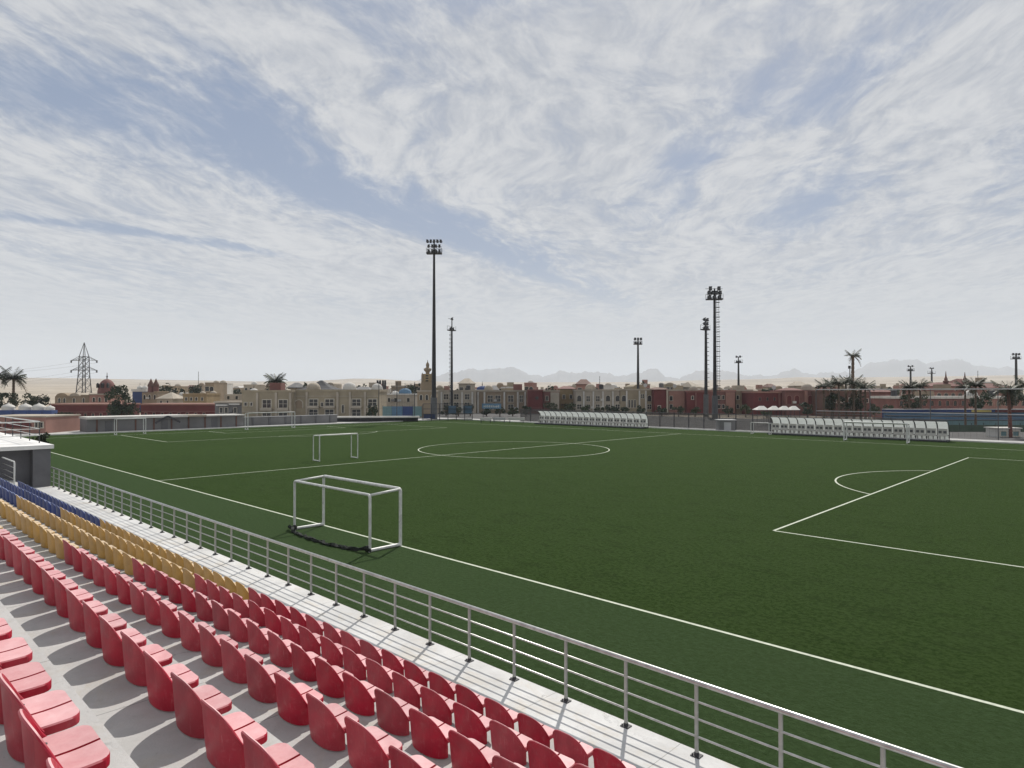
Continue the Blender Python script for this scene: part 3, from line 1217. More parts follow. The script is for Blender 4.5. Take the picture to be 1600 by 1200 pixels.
for zz in (2.28, 1.25):
    b = MB()
    b.cyl((-85, FY+0.06, zz), (FENCE_END, FY+0.06, zz), 0.03, n=6)
    part('rail', b, M['mast_low'], fn)

bn = thing('ball_stop_net', 'tall ball-stop net with a pale top pipe behind the right dugout', 'net', (0, 0, 0))
NY = 93.0
x0, x1 = xon(1275, NY), 8.0
b = MB()
b.cyl((0, 0, -0.1), (0, 0, 5.86), 0.05, n=8)
npost = b.mesh('post', M['mast_low'])
k = 7
for i in range(k):
    link('post', npost, bn, (x0+(x1-x0)*i/(k-1), NY, 0))
for zz, r, mm in ((5.84, 0.06, 'w_lightgrey'), (2.95, 0.04, 'w_lightgrey'), (2.55, 0.03, 'mast_low')):
    b = MB()
    b.cyl((x0, NY, zz), (x1, NY, zz), r, n=6)
    part('pipe', b, M[mm], bn)
b = MB()
xx = x0
while xx < x1:
    b.box(xx-0.006, xx+0.006, NY-0.006, NY+0.006, 0.1, 5.8)
    xx += 0.6
zz = 0.4
while zz < 5.7:
    b.box(x0, x1, NY-0.0055, NY+0.0055, zz-0.006, zz+0.006)
    zz += 0.6
o = part('net', b, M['mast_low'], bn)
o['kind'] = 'stuff'

bn2 = thing('ball_stop_net', 'tall dark-posted ball-stop net in the far corner by the minaret', 'net', (0, 0, 0))
b = MB()
b.cyl((0, 0, -0.1), (0, 0, 7.4), 0.07, n=8)
npost2 = b.mesh('post', M['iron'])
p0, p1 = at(592, 124), at(648, 126)
for i in range(3):
    link('post', npost2, bn2, (p0[0]+(p1[0]-p0[0])*i/2, p0[1]+(p1[1]-p0[1])*i/2, 0))
b = MB()
for zz in (1.2, 2.4, 3.6, 4.8, 6.0, 7.2):
    b.cyl((p0[0], p0[1], zz), (p1[0], p1[1], zz), 0.012, n=4)
for i in range(1, 14):
    tt = i/14
    b.cyl((p0[0]+(p1[0]-p0[0])*tt, p0[1]+(p1[1]-p0[1])*tt, 0), (p0[0]+(p1[0]-p0[0])*tt, p0[1]+(p1[1]-p0[1])*tt, 7.2), 0.008, n=4)
o = part('net', b, M['iron'], bn2)
o['kind'] = 'stuff'

# ------------------------------------------------------------------ buildings


RAC = random.Random(77)


class House:
    """front wall at distance D facing the stand; px / py are columns and rows of the view"""
    def __init__(self, name, label, cat, px0, px1, ytop, D, wall, depth=9.0, group=None, zb=None, dyaw=0.0, wallname='wall'):
        self.pc, self.D = (px0+px1)/2, D
        self.k = D/F
        x, y = at(self.pc, D)
        self.zb = ground_z(x, y)-0.3 if zb is None else zb
        self.t = thing(name, label, cat, (x, y, 0), YAW+radians(dyaw), group)
        self.x0, self.x1, self.zt = (px0-self.pc)*self.k, (px1-self.pc)*self.k, zat(ytop, D)
        self.depth = depth
        self.mat = wall
        b = MB()
        b.box(self.x0, self.x1, 0, depth, self.zb, self.zt)
        part(wallname, b, M['w_'+wall], self.t)

    def lx(self, px):
        return (px-self.pc)*self.k

    def lz(self, py):
        return zat(py, self.D)

    def box(self, name, px0, px1, y0, y1, mat, f=-0.05, bk=0.0, label=None):
        """a piece on the front: rows y0 (upper) to y1 (lower)"""
        b = MB()
        b.box(self.lx(px0), self.lx(px1), f, bk-0.002, self.lz(y1), self.lz(y0))
        return part(name, b, M[mat], self.t, label)

    def window(self, px, y0, y1, w, frame='frame', pane='glass', arch=False, mull=True):
        k = self.k
        cx, hw = self.lx(px), w*k/2
        z0, z1 = self.lz(y1), self.lz(y0)
        fr = max(0.10, hw*0.16)
        b = MB()
        if arch:
            zs = z1-hw
            n = 8
            inn = [(cx+hw*cos(pi*i/n), zs+hw*sin(pi*i/n)) for i in range(n+1)]
            outr = [(cx+(hw+fr)*cos(pi*i/n), zs+(hw+fr)*sin(pi*i/n)) for i in range(n+1)]
            inn = [(cx+hw, z0)]+inn+[(cx-hw, z0)]
            outr = [(cx+hw+fr, z0)]+outr+[(cx-hw-fr, z0)]
            m = len(inn)
            vs = [(x, -0.10, z) for x, z in outr]+[(x, -0.10, z) for x, z in inn]+[(x, 0, z) for x, z in outr]+[(x, 0, z) for x, z in inn]
            fs = []
            for i in range(m-1):
                fs += [(i, i+1, m+i+1, m+i), (2*m+i, 3*m+i, 3*m+i+1, 2*m+i+1), (i, 2*m+i, 2*m+i+1, i+1), (m+i, m+i+1, 3*m+i+1, 3*m+i)]
            b.add(vs, fs)
            p = MB()
            p.prism(inn, -0.02, 0.03)
        else:
            b.box(cx-hw-fr, cx+hw+fr, -0.10, 0, z1, z1+fr)
            b.box(cx-hw-fr*1.4, cx+hw+fr*1.4, -0.16, 0, z0-fr, z0)
            b.box(cx-hw-fr, cx-hw, -0.10, 0, z0+0.001, z1-0.001)
            b.box(cx+hw, cx+hw+fr, -0.10, 0, z0+0.001, z1-0.001)
            if mull and hw > 0.4:
                b.box(cx-0.04, cx+0.04, -0.07, 0, z0+0.001, z1-0.001)
                b.box(cx-hw+0.001, cx+hw-0.001, -0.06, 0, (z0+z1)/2-0.03, (z0+z1)/2+0.03)
            p = MB()
            p.box(cx-hw, cx+hw, -0.02, 0.03, z0, z1)
        o = part('window', b, M[frame], self.t)
        part('pane', p, M[pane], o)
        if self.D < 185 and RAC.random() < 0.22 and hw > 0.3:
            q = MB()
            ax_ = cx+hw+fr+0.15
            if ax_+0.9 < self.x1:
                q.box(ax_, ax_+0.8, -0.38, -0.002, z0+0.1, z0+0.65)
                q.box(ax_+0.1, ax_+0.55, -0.40, -0.382, z0+0.16, z0+0.59)
                part('air_conditioner', q, M[RAC.choice(['w_white', 'w_lightgrey', 'w_grey'])], self.t)
        return o

    def parapet(self, h=0.5, mat=None, over=0.12, name='parapet', px0=None, px1=None):
        x0 = self.x0 if px0 is None else self.lx(px0)
        x1 = self.x1 if px1 is None else self.lx(px1)
        b = MB()
        b.box(x0-over, x1+over, -over, self.depth+over, self.zt+0.002, self.zt+h)
        return part(name, b, M['w_'+(mat or self.mat)], self.t)

    def dome(self, px, rpx, mat='pale', base_y=None, hf=1.0, finial=True, yoff=None, drum=0.25, onion=False):
        r = rpx*self.k
        zb = self.zt if base_y is None else self.lz(base_y)
        b = MB()
        prof = [(r*1.04, -0.1), (r*1.04, r*drum)]
        if onion:
            for q, zz in ((1.0, 0.05), (1.08, 0.35), (0.98, 0.7), (0.72, 1.0), (0.36, 1.25), (0.14, 1.5), (0.03, 1.75)):
                prof.append((r*q, r*drum+r*hf*zz))
        else:
            for i in range(7):
                a = pi/2*i/6.3
                prof.append((r*cos(a), r*drum+0.02+r*hf*sin(a)))
        b.lathe(prof, (self.lx(px), self.depth*0.5 if yoff is None else yoff, zb), 16)
        b.smooth = True
        o = part('dome', b, M['w_'+mat], self.t)
        smooth_by_angle(o.data, 35)
        if finial:
            top = zb+prof[-1][1]
            f = MB()
            c = (self.lx(px), self.depth*0.5 if yoff is None else yoff, top-0.05)
            f.lathe([(r*0.06, 0), (r*0.06, r*0.25), (r*0.13, r*0.33), (r*0.05, r*0.42), (r*0.02, r*0.85)], c, 8)
            part('finial', f, M['w_charcoal'], o)
        return o

    def hip(self, rise_px, mat, over=0.3, name='roof', px0=None, px1=None, ridge=0.35, curve=False):
        x0 = (self.x0 if px0 is None else self.lx(px0))-over
        x1 = (self.x1 if px1 is None else self.lx(px1))+over
        y0, y1 = -over, self.depth+over
        h = rise_px*self.k
        cx, cy = (x0+x1)/2, (y0+y1)/2
        zt = self.zt+0.003
        b = MB()
        lev = [(0, 1.0), (0.12, 1.0)]
        if curve:
            lev += [(0.25, 0.70), (0.5, 0.42), (0.78, 0.20), (1.0, 0.05)]
        else:
            lev += [(1.0, ridge)]
        vs = []
        for (zf, s) in lev:
            sy = s if curve else (s if zf < 0.2 else 0.06)
            z = zt+zf*h if zf else zt
            vs += [(cx+(x0-cx)*s, cy+(y0-cy)*sy, z), (cx+(x1-cx)*s, cy+(y0-cy)*sy, z), (cx+(x1-cx)*s, cy+(y1-cy)*sy, z), (cx+(x0-cx)*s, cy+(y1-cy)*sy, z)]
        fs = [(3, 2, 1, 0)]
        for j in range(len(lev)-1):
            for i in range(4):
                fs.append((4*j+i, 4*j+(i+1) % 4, 4*j+4+(i+1) % 4, 4*j+4+i))
        q = 4*(len(lev)-1)
        fs.append((q, q+1, q+2, q+3))
        b.add(vs, fs)
        return part(name, b, M['w_'+mat], self.t)

    def barrel(self, px0, px1, mat, hf=0.5):
        x0, x1 = self.lx(px0), self.lx(px1)
        r = (x1-x0)/2
        poly = [(x0+r+r*cos(pi*i/10), self.zt+0.003+r*hf*sin(pi*i/10)) for i in range(11)]
        b = MB()
        b.prism(poly, -0.15, self.depth+0.15)
        return part('vault_roof', b, M['w_'+mat], self.t)


# --- far left
h = House('pink_building', 'low pink walled building with dark red arched panels behind the platform', 'building', -30, 72, 652, 88, 'pink', 7)
h.parapet(0.18, 'pale', 0.08)
for a_, b_ in ((-26, 2), (6, 50)):
    zt, zb_ = h.lz(656), h.lz(668)
    x0, x1 = h.lx(a_), h.lx(b_)
    m_ = MB()
    poly = [(x0, zb_), (x1, zb_)]+[(x0+(x1-x0)*(0.5+0.5*cos(pi*i/8)), zb_+(zt-zb_)*(0.35+0.65*sin(pi*i/8))) for i in range(9)]
    m_.prism(poly, -0.05, -0.002)
    part('arched_panel', m_, M['w_red'], h.t)
for q in (58, 66):
    h.window(q, 660, 668, 4)

KI = [(6, 627, 646, 'first', 1.0), (33, 627, 645, 'second', 1.0), (54, 627, 644, 'third', 1.0), (74, 625, 644, 'fourth', 0.7)]
for i, (px, yt, yb, nm, s_) in enumerate(KI):
    w_ = 10*s_
    h = House('domed_kiosk', 'white pointed dome on a blue kiosk above the pink building, %s from the left' % nm, 'kiosk', px-w_, px+w_, 641, 122, 'blue', 2.3*s_, group='domed kiosks in a row')
    h.dome(px, w_*0.86, 'white', hf=0.62, drum=0.3, onion=True, yoff=h.depth/2)

h = House('vaulted_house', 'sandy house with two barrel vaults left of the pink domed house', 'house', 86, 139, 619, 168, 'tan', 10)
h.barrel(88, 106, 'sand', 0.55)
h.barrel(109, 125, 'pale', 0.6)
h.parapet(0.35, 'sand', 0.1, px0=127, px1=139)
for q in (93, 101, 116, 131):
    h.window(q, 622, 629, 3.2, arch=True)
h = House('domed_house', 'pinkish house with a tall spired dome under the pylon', 'house', 140, 173, 617, 165, 'pink', 6)
h.parapet(0.3, 'pale', 0.15)
h.dome(156, 12.5, 'rose', hf=1.45, drum=0.55, yoff=2.9)
for q in (147, 156, 166):
    h.window(q, 621, 628, 3.5, arch=True)
for q in (149, 157, 165):
    b = MB()
    xx = h.lx(q)
    zz = h.lz(606)
    b.prism([(xx-0.25, zz), (xx+0.25, zz), (xx+0.25, zz+0.9), (xx, zz+1.25), (xx-0.25, zz+0.9)], 0.72-0.25*(1-abs(q-157)/8), 1.2)
    part('dome_window', b, M['glass'], h.t)
h = House('red_brown_building', 'long red-brown building with a pale roof band left of the dark round tree', 'building', 78, 183, 633, 148, 'red', 9)
h.parapet(0.35, 'pink', 0.15)
h.box('string_course', 78, 183, 643, 644.5, 'w_rose', -0.08)
for q in range(86, 180, 12):
    h.window(q, 646, 652, 3.6, 'w_pink', 'glass')
h = House('red_brown_building', 'shorter red-brown building with a pale roof band right of the dark round tree', 'building', 220, 336, 633, 150, 'red', 9)
h.parapet(0.35, 'pink', 0.15)
h.box('string_course', 220, 336, 642, 643.5, 'w_rose', -0.08)
for q in range(228, 332, 13):
    h.window(q, 645, 650, 3.6, 'w_pink', 'glass')
h = House('small_pavilion', 'white pavilion with a blue band and twin bulb domes beside the twin-coned house', 'pavilion', 207, 227, 612, 186, 'blue', 4)
h.parapet(0.7, 'white', 0.25)
h.dome(212.5, 4.2, 'white', base_y=609, hf=0.9, drum=0.3, onion=True)
h.dome(220.5, 4.2, 'white', base_y=609, hf=0.9, drum=0.3, onion=True)
h = House('twin_coned_house', 'tan house topped by two dark pointed cones', 'house', 222, 246, 613, 182, 'tan', 6)
for q in (229, 237):
    b = MB()
    k_ = h.k
    b.lathe([(4.6*k_, -0.2), (4.2*k_, 9*k_)], (h.lx(q), 2.2, h.zt), 12)
    part('turret', b, M['w_rose'], h.t)
    b = MB()
    b.lathe([(5.4*k_, 0), (4.6*k_, 3.0*k_), (2.2*k_, 8*k_), (0.2*k_, 13*k_)], (h.lx(q), 2.2, h.zt+9*k_), 12)
    part('cone_roof', b, M['w_brown'], h.t)
for q in (226, 234, 242):
    h.window(q, 617, 624, 3.4, arch=True)
h.parapet(0.3, 'sand', 0.1, px0=241, px1=246)
h = House('pyramid_roof_house', 'pale house under a broad sand-coloured pyramid roof', 'house', 245, 270, 624, 176, 'pale', 7)
h.hip(11, 'pale', 0.25, ridge=0.06)
h.window(252, 626, 631, 3)
h.window(262, 626, 631, 3)
h = House('domed_house', 'low pale house with twin shallow domes left of the ochre block', 'house', 271, 288, 618, 190, 'pale', 6)
h.dome(276, 4.5, 'white', hf=0.8)
h.dome(284, 4, 'white', hf=0.8)
h = House('ochre_block', 'flat ochre block with a row of small windows', 'house', 286, 323, 617, 172, 'ochre', 8)
h.parapet(0.4, 'ochre', 0.12)
h.dome(300, 5, 'pale', hf=0.85, yoff=6)
h.dome(317, 5.5, 'pale', hf=0.85, yoff=6)
for q in (291, 299, 307, 316):
    h.window(q, 621, 626, 3)
h = House('grey_house', 'grey house with stepped pale awnings beside the cream flats', 'house', 336, 378, 630, 140, 'grey', 8)
h.parapet(0.4, 'pale', 0.2)
h.box('awning', 340, 358, 632, 634, 'w_white', -0.8)
h.box('awning', 360, 377, 630.5, 632.5, 'w_white', -0.8)
for q in (346, 354, 368):
    h.window(q, 637, 645, 4.5)
h = House('domed_house', 'pale house with a finial dome just left of the cream flats', 'house', 350, 400, 616, 185, 'pale', 8)
h.dome(388, 8, 'white', hf=0.95, drum=0.2)
h.window(357, 619, 624, 4)
h.window(370, 619, 624, 4)

# --- cream apartment row behind the far goal
h = House('cream_flats', 'cream two-storey flats directly behind the full-size goal', 'building', 378, 456, 613, 137, 'cream', 9)
h.parapet(0.45, 'cream', 0.15)
h.box('pilaster', 400.5, 404, 613.5, 668, 'w_pale', -0.25)
h.box('pilaster', 430, 433.5, 613.5, 668, 'w_pale', -0.25)
h.box('pilaster', 452, 455.5, 613.5, 668, 'w_pale', -0.25)
h.window(384, 629, 634, 4)
h.window(393, 629, 634, 3)
for q in (417, 442.5):
    h.window(q, 625, 637, 13)
    h.window(q, 645, 655, 13)
    h.box('balcony', q-9, q+9, 637.8, 641.5, 'w_pale', -0.7)
h.box('string_course', 378.2, 455.8, 642, 643.3, 'w_pale', -0.12)
h = House('cream_flats', 'longer cream two-storey flats with loggias right of the full-size goal', 'building', 458, 592, 612, 139, 'cream', 9)
h.parapet(0.45, 'cream', 0.15)
for q in (458.5, 478, 526, 545.5, 569):
    h.box('pilaster', q, q+3.4, 612.5, 668, 'w_pale', -0.28)
h.window(467, 625, 638, 12, arch=True, pane='w_tan')
for q in (490, 515, 557, 582):
    h.window(q, 624, 634, 13)
    h.window(q, 640, 650, 13)
    h.box('balcony', q-9, q+9, 634.6, 638, 'w_pale', -0.7)
h.window(536, 633, 645, 3)
h.window(503.5, 629, 635, 3.5)
h.box('string_course', 458.2, 591.8, 618.5, 619.6, 'w_pale', -0.12)
h = House('flared_roof_pavilion', 'dark flared tent-like roof rising behind the cream flats', 'pavilion', 474, 516, 611, 165, 'grey', 8)
h.hip(17, 'charcoal', 1.6, curve=True)
h.window(488, 613, 619, 4)
h = House('grey_hip_house', 'house with a grey hipped roof behind the right end of the cream flats', 'house', 548, 578, 612, 172, 'pale', 8)
h.hip(8, 'grey', 0.5)
h.window(556, 614, 619, 4)
h = House('chimney_block', 'small house with a cluster of dark flues behind the cream flats', 'house', 584, 602, 608, 190, 'pale', 7)
for q in (587.5, 591.5, 596, 599.5):
    b = MB()
    b.box(h.lx(q)-0.25, h.lx(q)+0.25, 2, 2.5, h.zt, h.lz(594))
    part('flue', b, M['w_charcoal'], h.t)
h.window(590, 612, 617, 3)

h = House('blue_domed_house', 'white house with a pale blue dome left of the minaret', 'house', 603, 648, 617, 160, 'pale', 8)
h.parapet(0.3, 'white', 0.1)
h.dome(629, 10, 'sky', hf=0.75, drum=0.3)
h.dome(613, 6, 'white', hf=0.8)
for q in (608, 618, 638):
    h.window(q, 622, 628, 4)
# minaret
h = House('minaret_tower', 'sandstone minaret-like tower with corner pinnacles and a bulb top', 'tower', 652, 681, 612, 142, 'sand', 3.4)
k_ = h.k
h.parapet(0.3, 'pale', 0.12)
b = MB()
b.box(-9.0*k_, 9.0*k_, 0.5, 2.9, h.zt+0.3, h.lz(597))
part('middle_stage', b, M['w_sand'], h.t)
b = MB()
b.box(-6.6*k_, 6.6*k_, 0.75, 2.6, h.lz(597), h.lz(584))
part('shaft', b, M['w_ochre'], h.t)
for q in (-7.4, 7.4):
    b = MB()
    b.lathe([(1.7*k_, 0), (1.7*k_, 11*k_), (0.3*k_, 15*k_)], (q*k_, 0.8, h.lz(597)), 8)
    part('pinnacle', b, M['w_tan'], h.t)
b = MB()
b.lathe([(3.0*k_, 0), (3.2*k_, 3*k_), (5.8*k_, 5.5*k_), (6.2*k_, 8.5*k_), (4.6*k_, 9.0*k_), (2.6*k_, 10*k_), (2.4*k_, 12*k_), (2.9*k_, 14*k_), (2.2*k_, 16.5*k_), (0.6*k_, 19*k_), (0.3*k_, 22*k_)], (0, 1.7, h.lz(584)), 12)
b.smooth = True
o = part('lantern', b, M['w_tan'], h.t)
smooth_by_angle(o.data, 30)
for zz in (586, 590, 594):
    h_ = MB()
    h_.box(-0.3, 0.3, 0.70, 0.76, h.lz(zz+2), h.lz(zz))
    part('slit', h_, M['glass'], h.t)
for q in (658, 667, 676):
    h.window(q, 617, 625, 4, arch=True)

# low white-roofed shelters and changing rooms along the far end
Ya, Yb = yon(136, -104.5), yon(381, -104.5)
cr = thing('changing_rooms', 'long low grey changing rooms with flat white roofs behind the far goal line', 'building', (0, 0, 0))
b = MB()
b.box(-108.0, -104.5, Ya, Yb, -0.12, 1.75)
part('wall', b, M['w_grey'], cr)
segs = [(136, 292, 2.05, 'w_white'), (292, 321, 2.00, 'w_pale'), (321, 381, 1.92, 'w_white')]
for a_, b_, zt, mm in segs:
    b = MB()
    b.box(-108.6, -103.9, yon(a_, -104.5), yon(b_, -104.5)-0.01, 1.752, zt)
    part('roof_slab', b, M[mm], cr)
ya_, yb_ = yon(243, -104), yon(281, -104)
for u0, u1 in ((ya_, (ya_+yb_)/2), (yb_, (ya_+yb_)/2)):
    b = MB()
    b.cyl((-103.85, u0, 1.0), (-103.85, u1, 1.95), 0.14, n=6)
    part('gable_beam', b, M['w_charcoal'], cr)
for i in range(9):
    yy = Ya+(Yb-Ya)*(i+0.5)/9
    b = MB()
    b.box(-104.5+0.002, -104.42, yy-0.10, yy+0.10, -0.12, 1.74)
    part('wall_pier', b, M['w_brown'], cr)
for i in (1, 4, 7):
    yy = Ya+(Yb-Ya)*(i+0.1)/9
    b = MB()
    b.box(-104.498, -104.44, yy-0.45, yy+0.45, -0.1, 1.45)
    part('door', b, M['w_darkgrey'], cr)

pw = thing('perimeter_wall', 'plain grey perimeter wall with a pale cap behind the full-size goal', 'wall', (0, 0, 0))
Yc, Yd = yon(382, -105.5), yon(527, -105.5)
b = MB()
b.box(-105.8, -105.5, Yc, Yd, -0.12, 1.35)
part('wall', b, M['w_grey'], pw)
b = MB()
b.box(-105.88, -105.42, Yc, Yd, 1.352, 1.45)
part('cap', b, M['w_lightgrey'], pw)
for i in range(6):
    yy = Yc+(Yd-Yc)*(i+0.5)/6
    b = MB()
    b.box(-105.498, -105.38, yy-0.15, yy+0.15, -0.12, 1.34)
    part('pier', b, M['w_darkgrey'], pw)

ws = thing('low_shelter', 'long low white-roofed shelter at the far corner of the pitch', 'shelter', (*at(592, 122), 0), YAW+radians(4))
k_ = 122/F
b = MB()
b.box(-68*k_, 62*k_, 0, 1.6, 0.72, 1.0)
part('roof', b, M['w_white'], ws)
b = MB()
b.box(-66*k_, 60*k_, 0.9, 1.4, -0.1, 0.718)
part('bench_block', b, M['w_charcoal'], ws)
for i in range(8):
    xx = (-64+i*17.5)*k_
    b = MB()
    b.box(xx-0.05, xx+0.05, 0.15, 0.25, -0.1, 0.718)
    part('post', b, M['iron'], ws)

bf = thing('banner_fence', 'fence hung with blue and turquoise banners left of the minaret', 'fence', (*at(630, 128), 0), YAW)
k_ = 128/F
for i, (a_, b_, mm) in enumerate(((598, 612, 'w_teal'), (612.5, 629, 'w_sky'), (629.5, 645, 'w_blue'), (645.5, 659, 'w_teal'))):
    b = MB()
    b.box((a_-630)*k_, (b_-630)*k_, -0.04, 0.0, zat(651, 128), zat(635, 128))
    part('banner', b, M[mm], bf)
for a_ in (598, 612.2, 629.2, 645.2, 659.5):
    b = MB()
    b.cyl(((a_-630)*k_, 0.06, -0.1), ((a_-630)*k_, 0.06, zat(633.5, 128)), 0.05, n=6)
    part('post', b, M['iron'], bf)

cg = thing('court_cage', 'dark framed mesh cage with blue panels at the foot of the tall left mast', 'cage', (*at(700, 128), 0), YAW)
for a_ in (661, 674, 687, 700, 713, 726, 738):
    b = MB()
    b.cyl(((a_-700)*k_, 0, -0.1), ((a_-700)*k_, 0, zat(631, 128)), 0.07, n=6)
    part('post', b, M['iron'], cg)
for yy in (631, 639, 647, 655):
    b = MB()
    b.cyl((-39*k_, 0.0, zat(yy, 128)), (38*k_, 0.0, zat(yy, 128)), 0.05, n=6)
    part('rail', b, M['iron'], cg)
b = MB()
for i in range(1, 77):
    b.box((-39+i)*k_-0.01, (-39+i)*k_+0.01, 0.09, 0.11, 0.2, zat(632, 128))
o = part('bars', b, M['mast_low'], cg)
o['kind'] = 'stuff'
for a_, b_, mm in ((662, 680, 'w_blue'), (724, 737, 'w_sky'), (700.5, 712.5, 'w_sky')):
    b = MB()
    b.box((a_-700)*k_, (b_-700)*k_, 0.2, 0.24, zat(654 if mm != 'w_sky' else 646, 128), zat(647 if mm != 'w_sky' else 634, 128))
    part('panel', b, M[mm], cg)

sg = thing('sign_board', 'pale blue sign board with illegible white lettering below the blue dome', 'sign', (*at(768, 126), 0), YAW)
k_ = 126/F
b = MB()
b.box(-15*k_, 15*k_, 0, 0.1, zat(638.5, 126), zat(630.5, 126))
part('board', b, M['w_sky'], sg)
rr_ = random.Random(5)
b = MB()
for i in range(9):
    xx = (-12+i*2.8)*k_
    hh = rr_.uniform(0.25, 0.5)
    b.box(xx, xx+0.09, -0.02, -0.002, zat(636.8, 126), zat(636.8, 126)+hh)
    b.box(xx+0.09, xx+0.24, -0.02, -0.002, zat(636.8, 126)+hh*0.45, zat(636.8, 126)+hh*0.45+0.09)
part('lettering', b, M['w_white'], sg)
for q in (-13, 13):
    b = MB()
    b.cyl((q*k_, 0.15, -0.1), (q*k_, 0.15, zat(632, 126)), 0.06, n=6)
    part('post', b, M['iron'], sg)

for i, (a_, b_, lab) in enumerate(((750, 768, 'first'), (770, 790, 'second'), (794, 820, 'third'))):
    bx = thing('white_barrier', 'low white barrier beside the left dugout, %s from the minaret side' % lab, 'barrier', (*at((a_+b_)/2, 118), 0), YAW, 'white barriers left of the dugout')
    w_ = (b_-a_)*118/F/2
    b = MB()
    b.box(-w_, w_, 0, 0.25, 0.45, 0.95)
    part('board', b, M['w_white'] if i != 1 else M['w_lightgrey'], bx)
    for s in (-1, 1):
        b = MB()
        b.box(s*w_*0.8-0.06, s*w_*0.8+0.06, 0.05, 0.2, -0.1, 0.449)
        part('foot', b, M['iron'], bx)

# --- middle and right
h = House('pale_flats', 'pale flats with square pillars right behind the tall left mast', 'building', 684, 744, 612, 172, 'pale', 9)
h.parapet(0.4, 'pale', 0.15)
for q in (690, 704, 722, 738):
    h.box('pilaster', q-1.2, q+1.2, 612.5, 648, 'w_white', -0.25)
for q in (697, 713, 730):
    h.window(q, 616, 624, 7)
    h.window(q, 629, 636, 7)
h = House('pale_flats', 'pale terrace with open loggias and white columns below the blue dome', 'building', 745, 823, 612, 174, 'tan', 9)
h.parapet(0.4, 'pale', 0.2)
for q in (747, 757, 788, 809, 820.5):
    h.box('column', q-1.3, q+1.3, 612.5, 648, 'w_white', -0.3)
for q in (766, 778, 798):
    h.window(q, 618, 628, 8)
    h.window(q, 632, 640, 8)
h.window(814.5, 618, 628, 5)
h = House('blue_domed_house', 'white drum house under a shallow deep blue dome with a white rim', 'house', 743, 763, 609, 200, 'white', 5)
h.dome(753, 9, 'blue', hf=0.55, drum=0.12)
h = House('red_house', 'dark red flat-fronted house with one small round window', 'house', 825, 848, 611, 168, 'red', 8)
h.parapet(0.4, 'rose', 0.15)
h.box('cornice', 825.3, 847.7, 637, 638, 'w_rose', -0.1)
b = MB()
b.lathe([(0.45, 0), (0.45, 0.06)], (0, 0, 0), 14)
b.v = [(h.lx(839)+v[0], -0.06+v[2]*0.9, h.lz(622)+v[1]) for v in b.v]
part('round_window', b, M['glass'], h.t)
h = House('rose_house', 'narrow house half dark red half cream beside the red house', 'house', 849, 874, 612, 170, 'rose', 8)
h.parapet(0.35, 'pale', 0.12)
h.box('bay', 860, 873.5, 613, 640, 'w_pale', -0.5)
h.window(867, 622, 630, 5, arch=False)
h.window(854.5, 619, 626, 4)
h = House('ochre_villa', 'plain ochre villa with a gabled top between the rose house and the arched flats', 'house', 875, 899, 608, 176, 'ochre', 8)
h.hip(5, 'roofred', 0.3)
h.window(881, 617, 623, 4)
h.window(892, 617, 623, 4)
h.box('canopy', 877, 897, 631, 632.5, 'w_brown', -1.0)
h = House('arched_flats', 'pale flats with round arched balconies behind the left dugout', 'building', 900, 968, 611, 168, 'pale', 9)
h.parapet(0.4, 'pale', 0.15)
for q in (905, 950, 965):
    h.window(q, 618, 627, 6.5, arch=True)
    h.window(q, 632, 639, 6.5)
for q in (919, 934):
    h.window(q, 619, 627, 5.5)
    h.window(q, 632, 639, 5.5)
for q in (912, 927, 942, 957.5):
    h.box('pilaster', q-1.1, q+1.1, 611.5, 645, 'w_white', -0.22)
h = House('arched_flats', 'pale flats with tall narrow windows just left of the dark red block', 'building', 969, 1021, 610, 168, 'cream', 9)
h.parapet(0.4, 'pale', 0.15)
h.window(975, 618, 627, 6.5, arch=True)
for q in (983, 987.5, 992):
    h.window(q, 625, 637, 2.4)
h.window(1004, 616, 622, 5)
h.window(1014.5, 618, 627, 6, arch=True)
h.window(1014.5, 632, 639, 6)
for q in (979, 999, 1009, 1020):
    h.box('pilaster', q-1.1, q+1.1, 610.5, 645, 'w_white', -0.22)
h = House('red_block', 'dark red block with a pale corner pilaster left of the two tall masts', 'building', 1022, 1044, 609, 165, 'red', 8)
h.hip(4, 'brown', 0.3)
h.box('pilaster', 1041, 1043.8, 609.5, 645, 'w_pale', -0.3)
h.window(1030, 634, 639, 4)
h = House('pink_block', 'pink block with stacked square windows between two red blocks', 'building', 1045, 1072, 611, 167, 'pink', 8)
h.parapet(0.4, 'pale', 0.15)
h.window(1048.5, 619, 626, 4.5)
h.window(1048.5, 632, 639, 4.5)
h.box('pilaster', 1071, 1072, 611.5, 645, 'w_pale', -0.15)
h = House('red_block', 'wide dark red block directly left of the two tall masts', 'building', 1073, 1101, 613, 165, 'red', 8)
h.parapet(0.4, 'rose', 0.15)
h.box('pilaster', 1086, 1088, 613.5, 645, 'w_rose', -0.2)
h.window(1082, 619, 624, 3)
h = House('rose_block', 'dusky rose block with paired dark windows right behind the tall right mast', 'building', 1104, 1149, 612, 167, 'rose', 8)
h.parapet(0.4, 'pink', 0.15)
h.box('bay', 1133, 1147, 613, 645, 'w_pink', -0.6)
for q in (1123, 1130):
    h.window(q, 618, 624, 3.6)
    h.window(q, 632, 638, 3.6)
h = House('beige_block', 'brownish beige block right of the tall right mast', 'building', 1150, 1176, 611, 168, 'tan', 8)
h.parapet(0.4, 'pale', 0.12)
h.window(1152.5, 618, 624, 3.6)
h.window(1152.5, 632, 638, 3.6)
h.window(1172, 632, 638, 5)
h = House('red_hall', 'long dark red hall with a pale cornice above the white canopies', 'building', 1177, 1226, 614, 160, 'red', 9)
h.parapet(0.35, 'pink', 0.2)
h.box('door_bay', 1216, 1219, 614.5, 640, 'w_rose', -0.2)
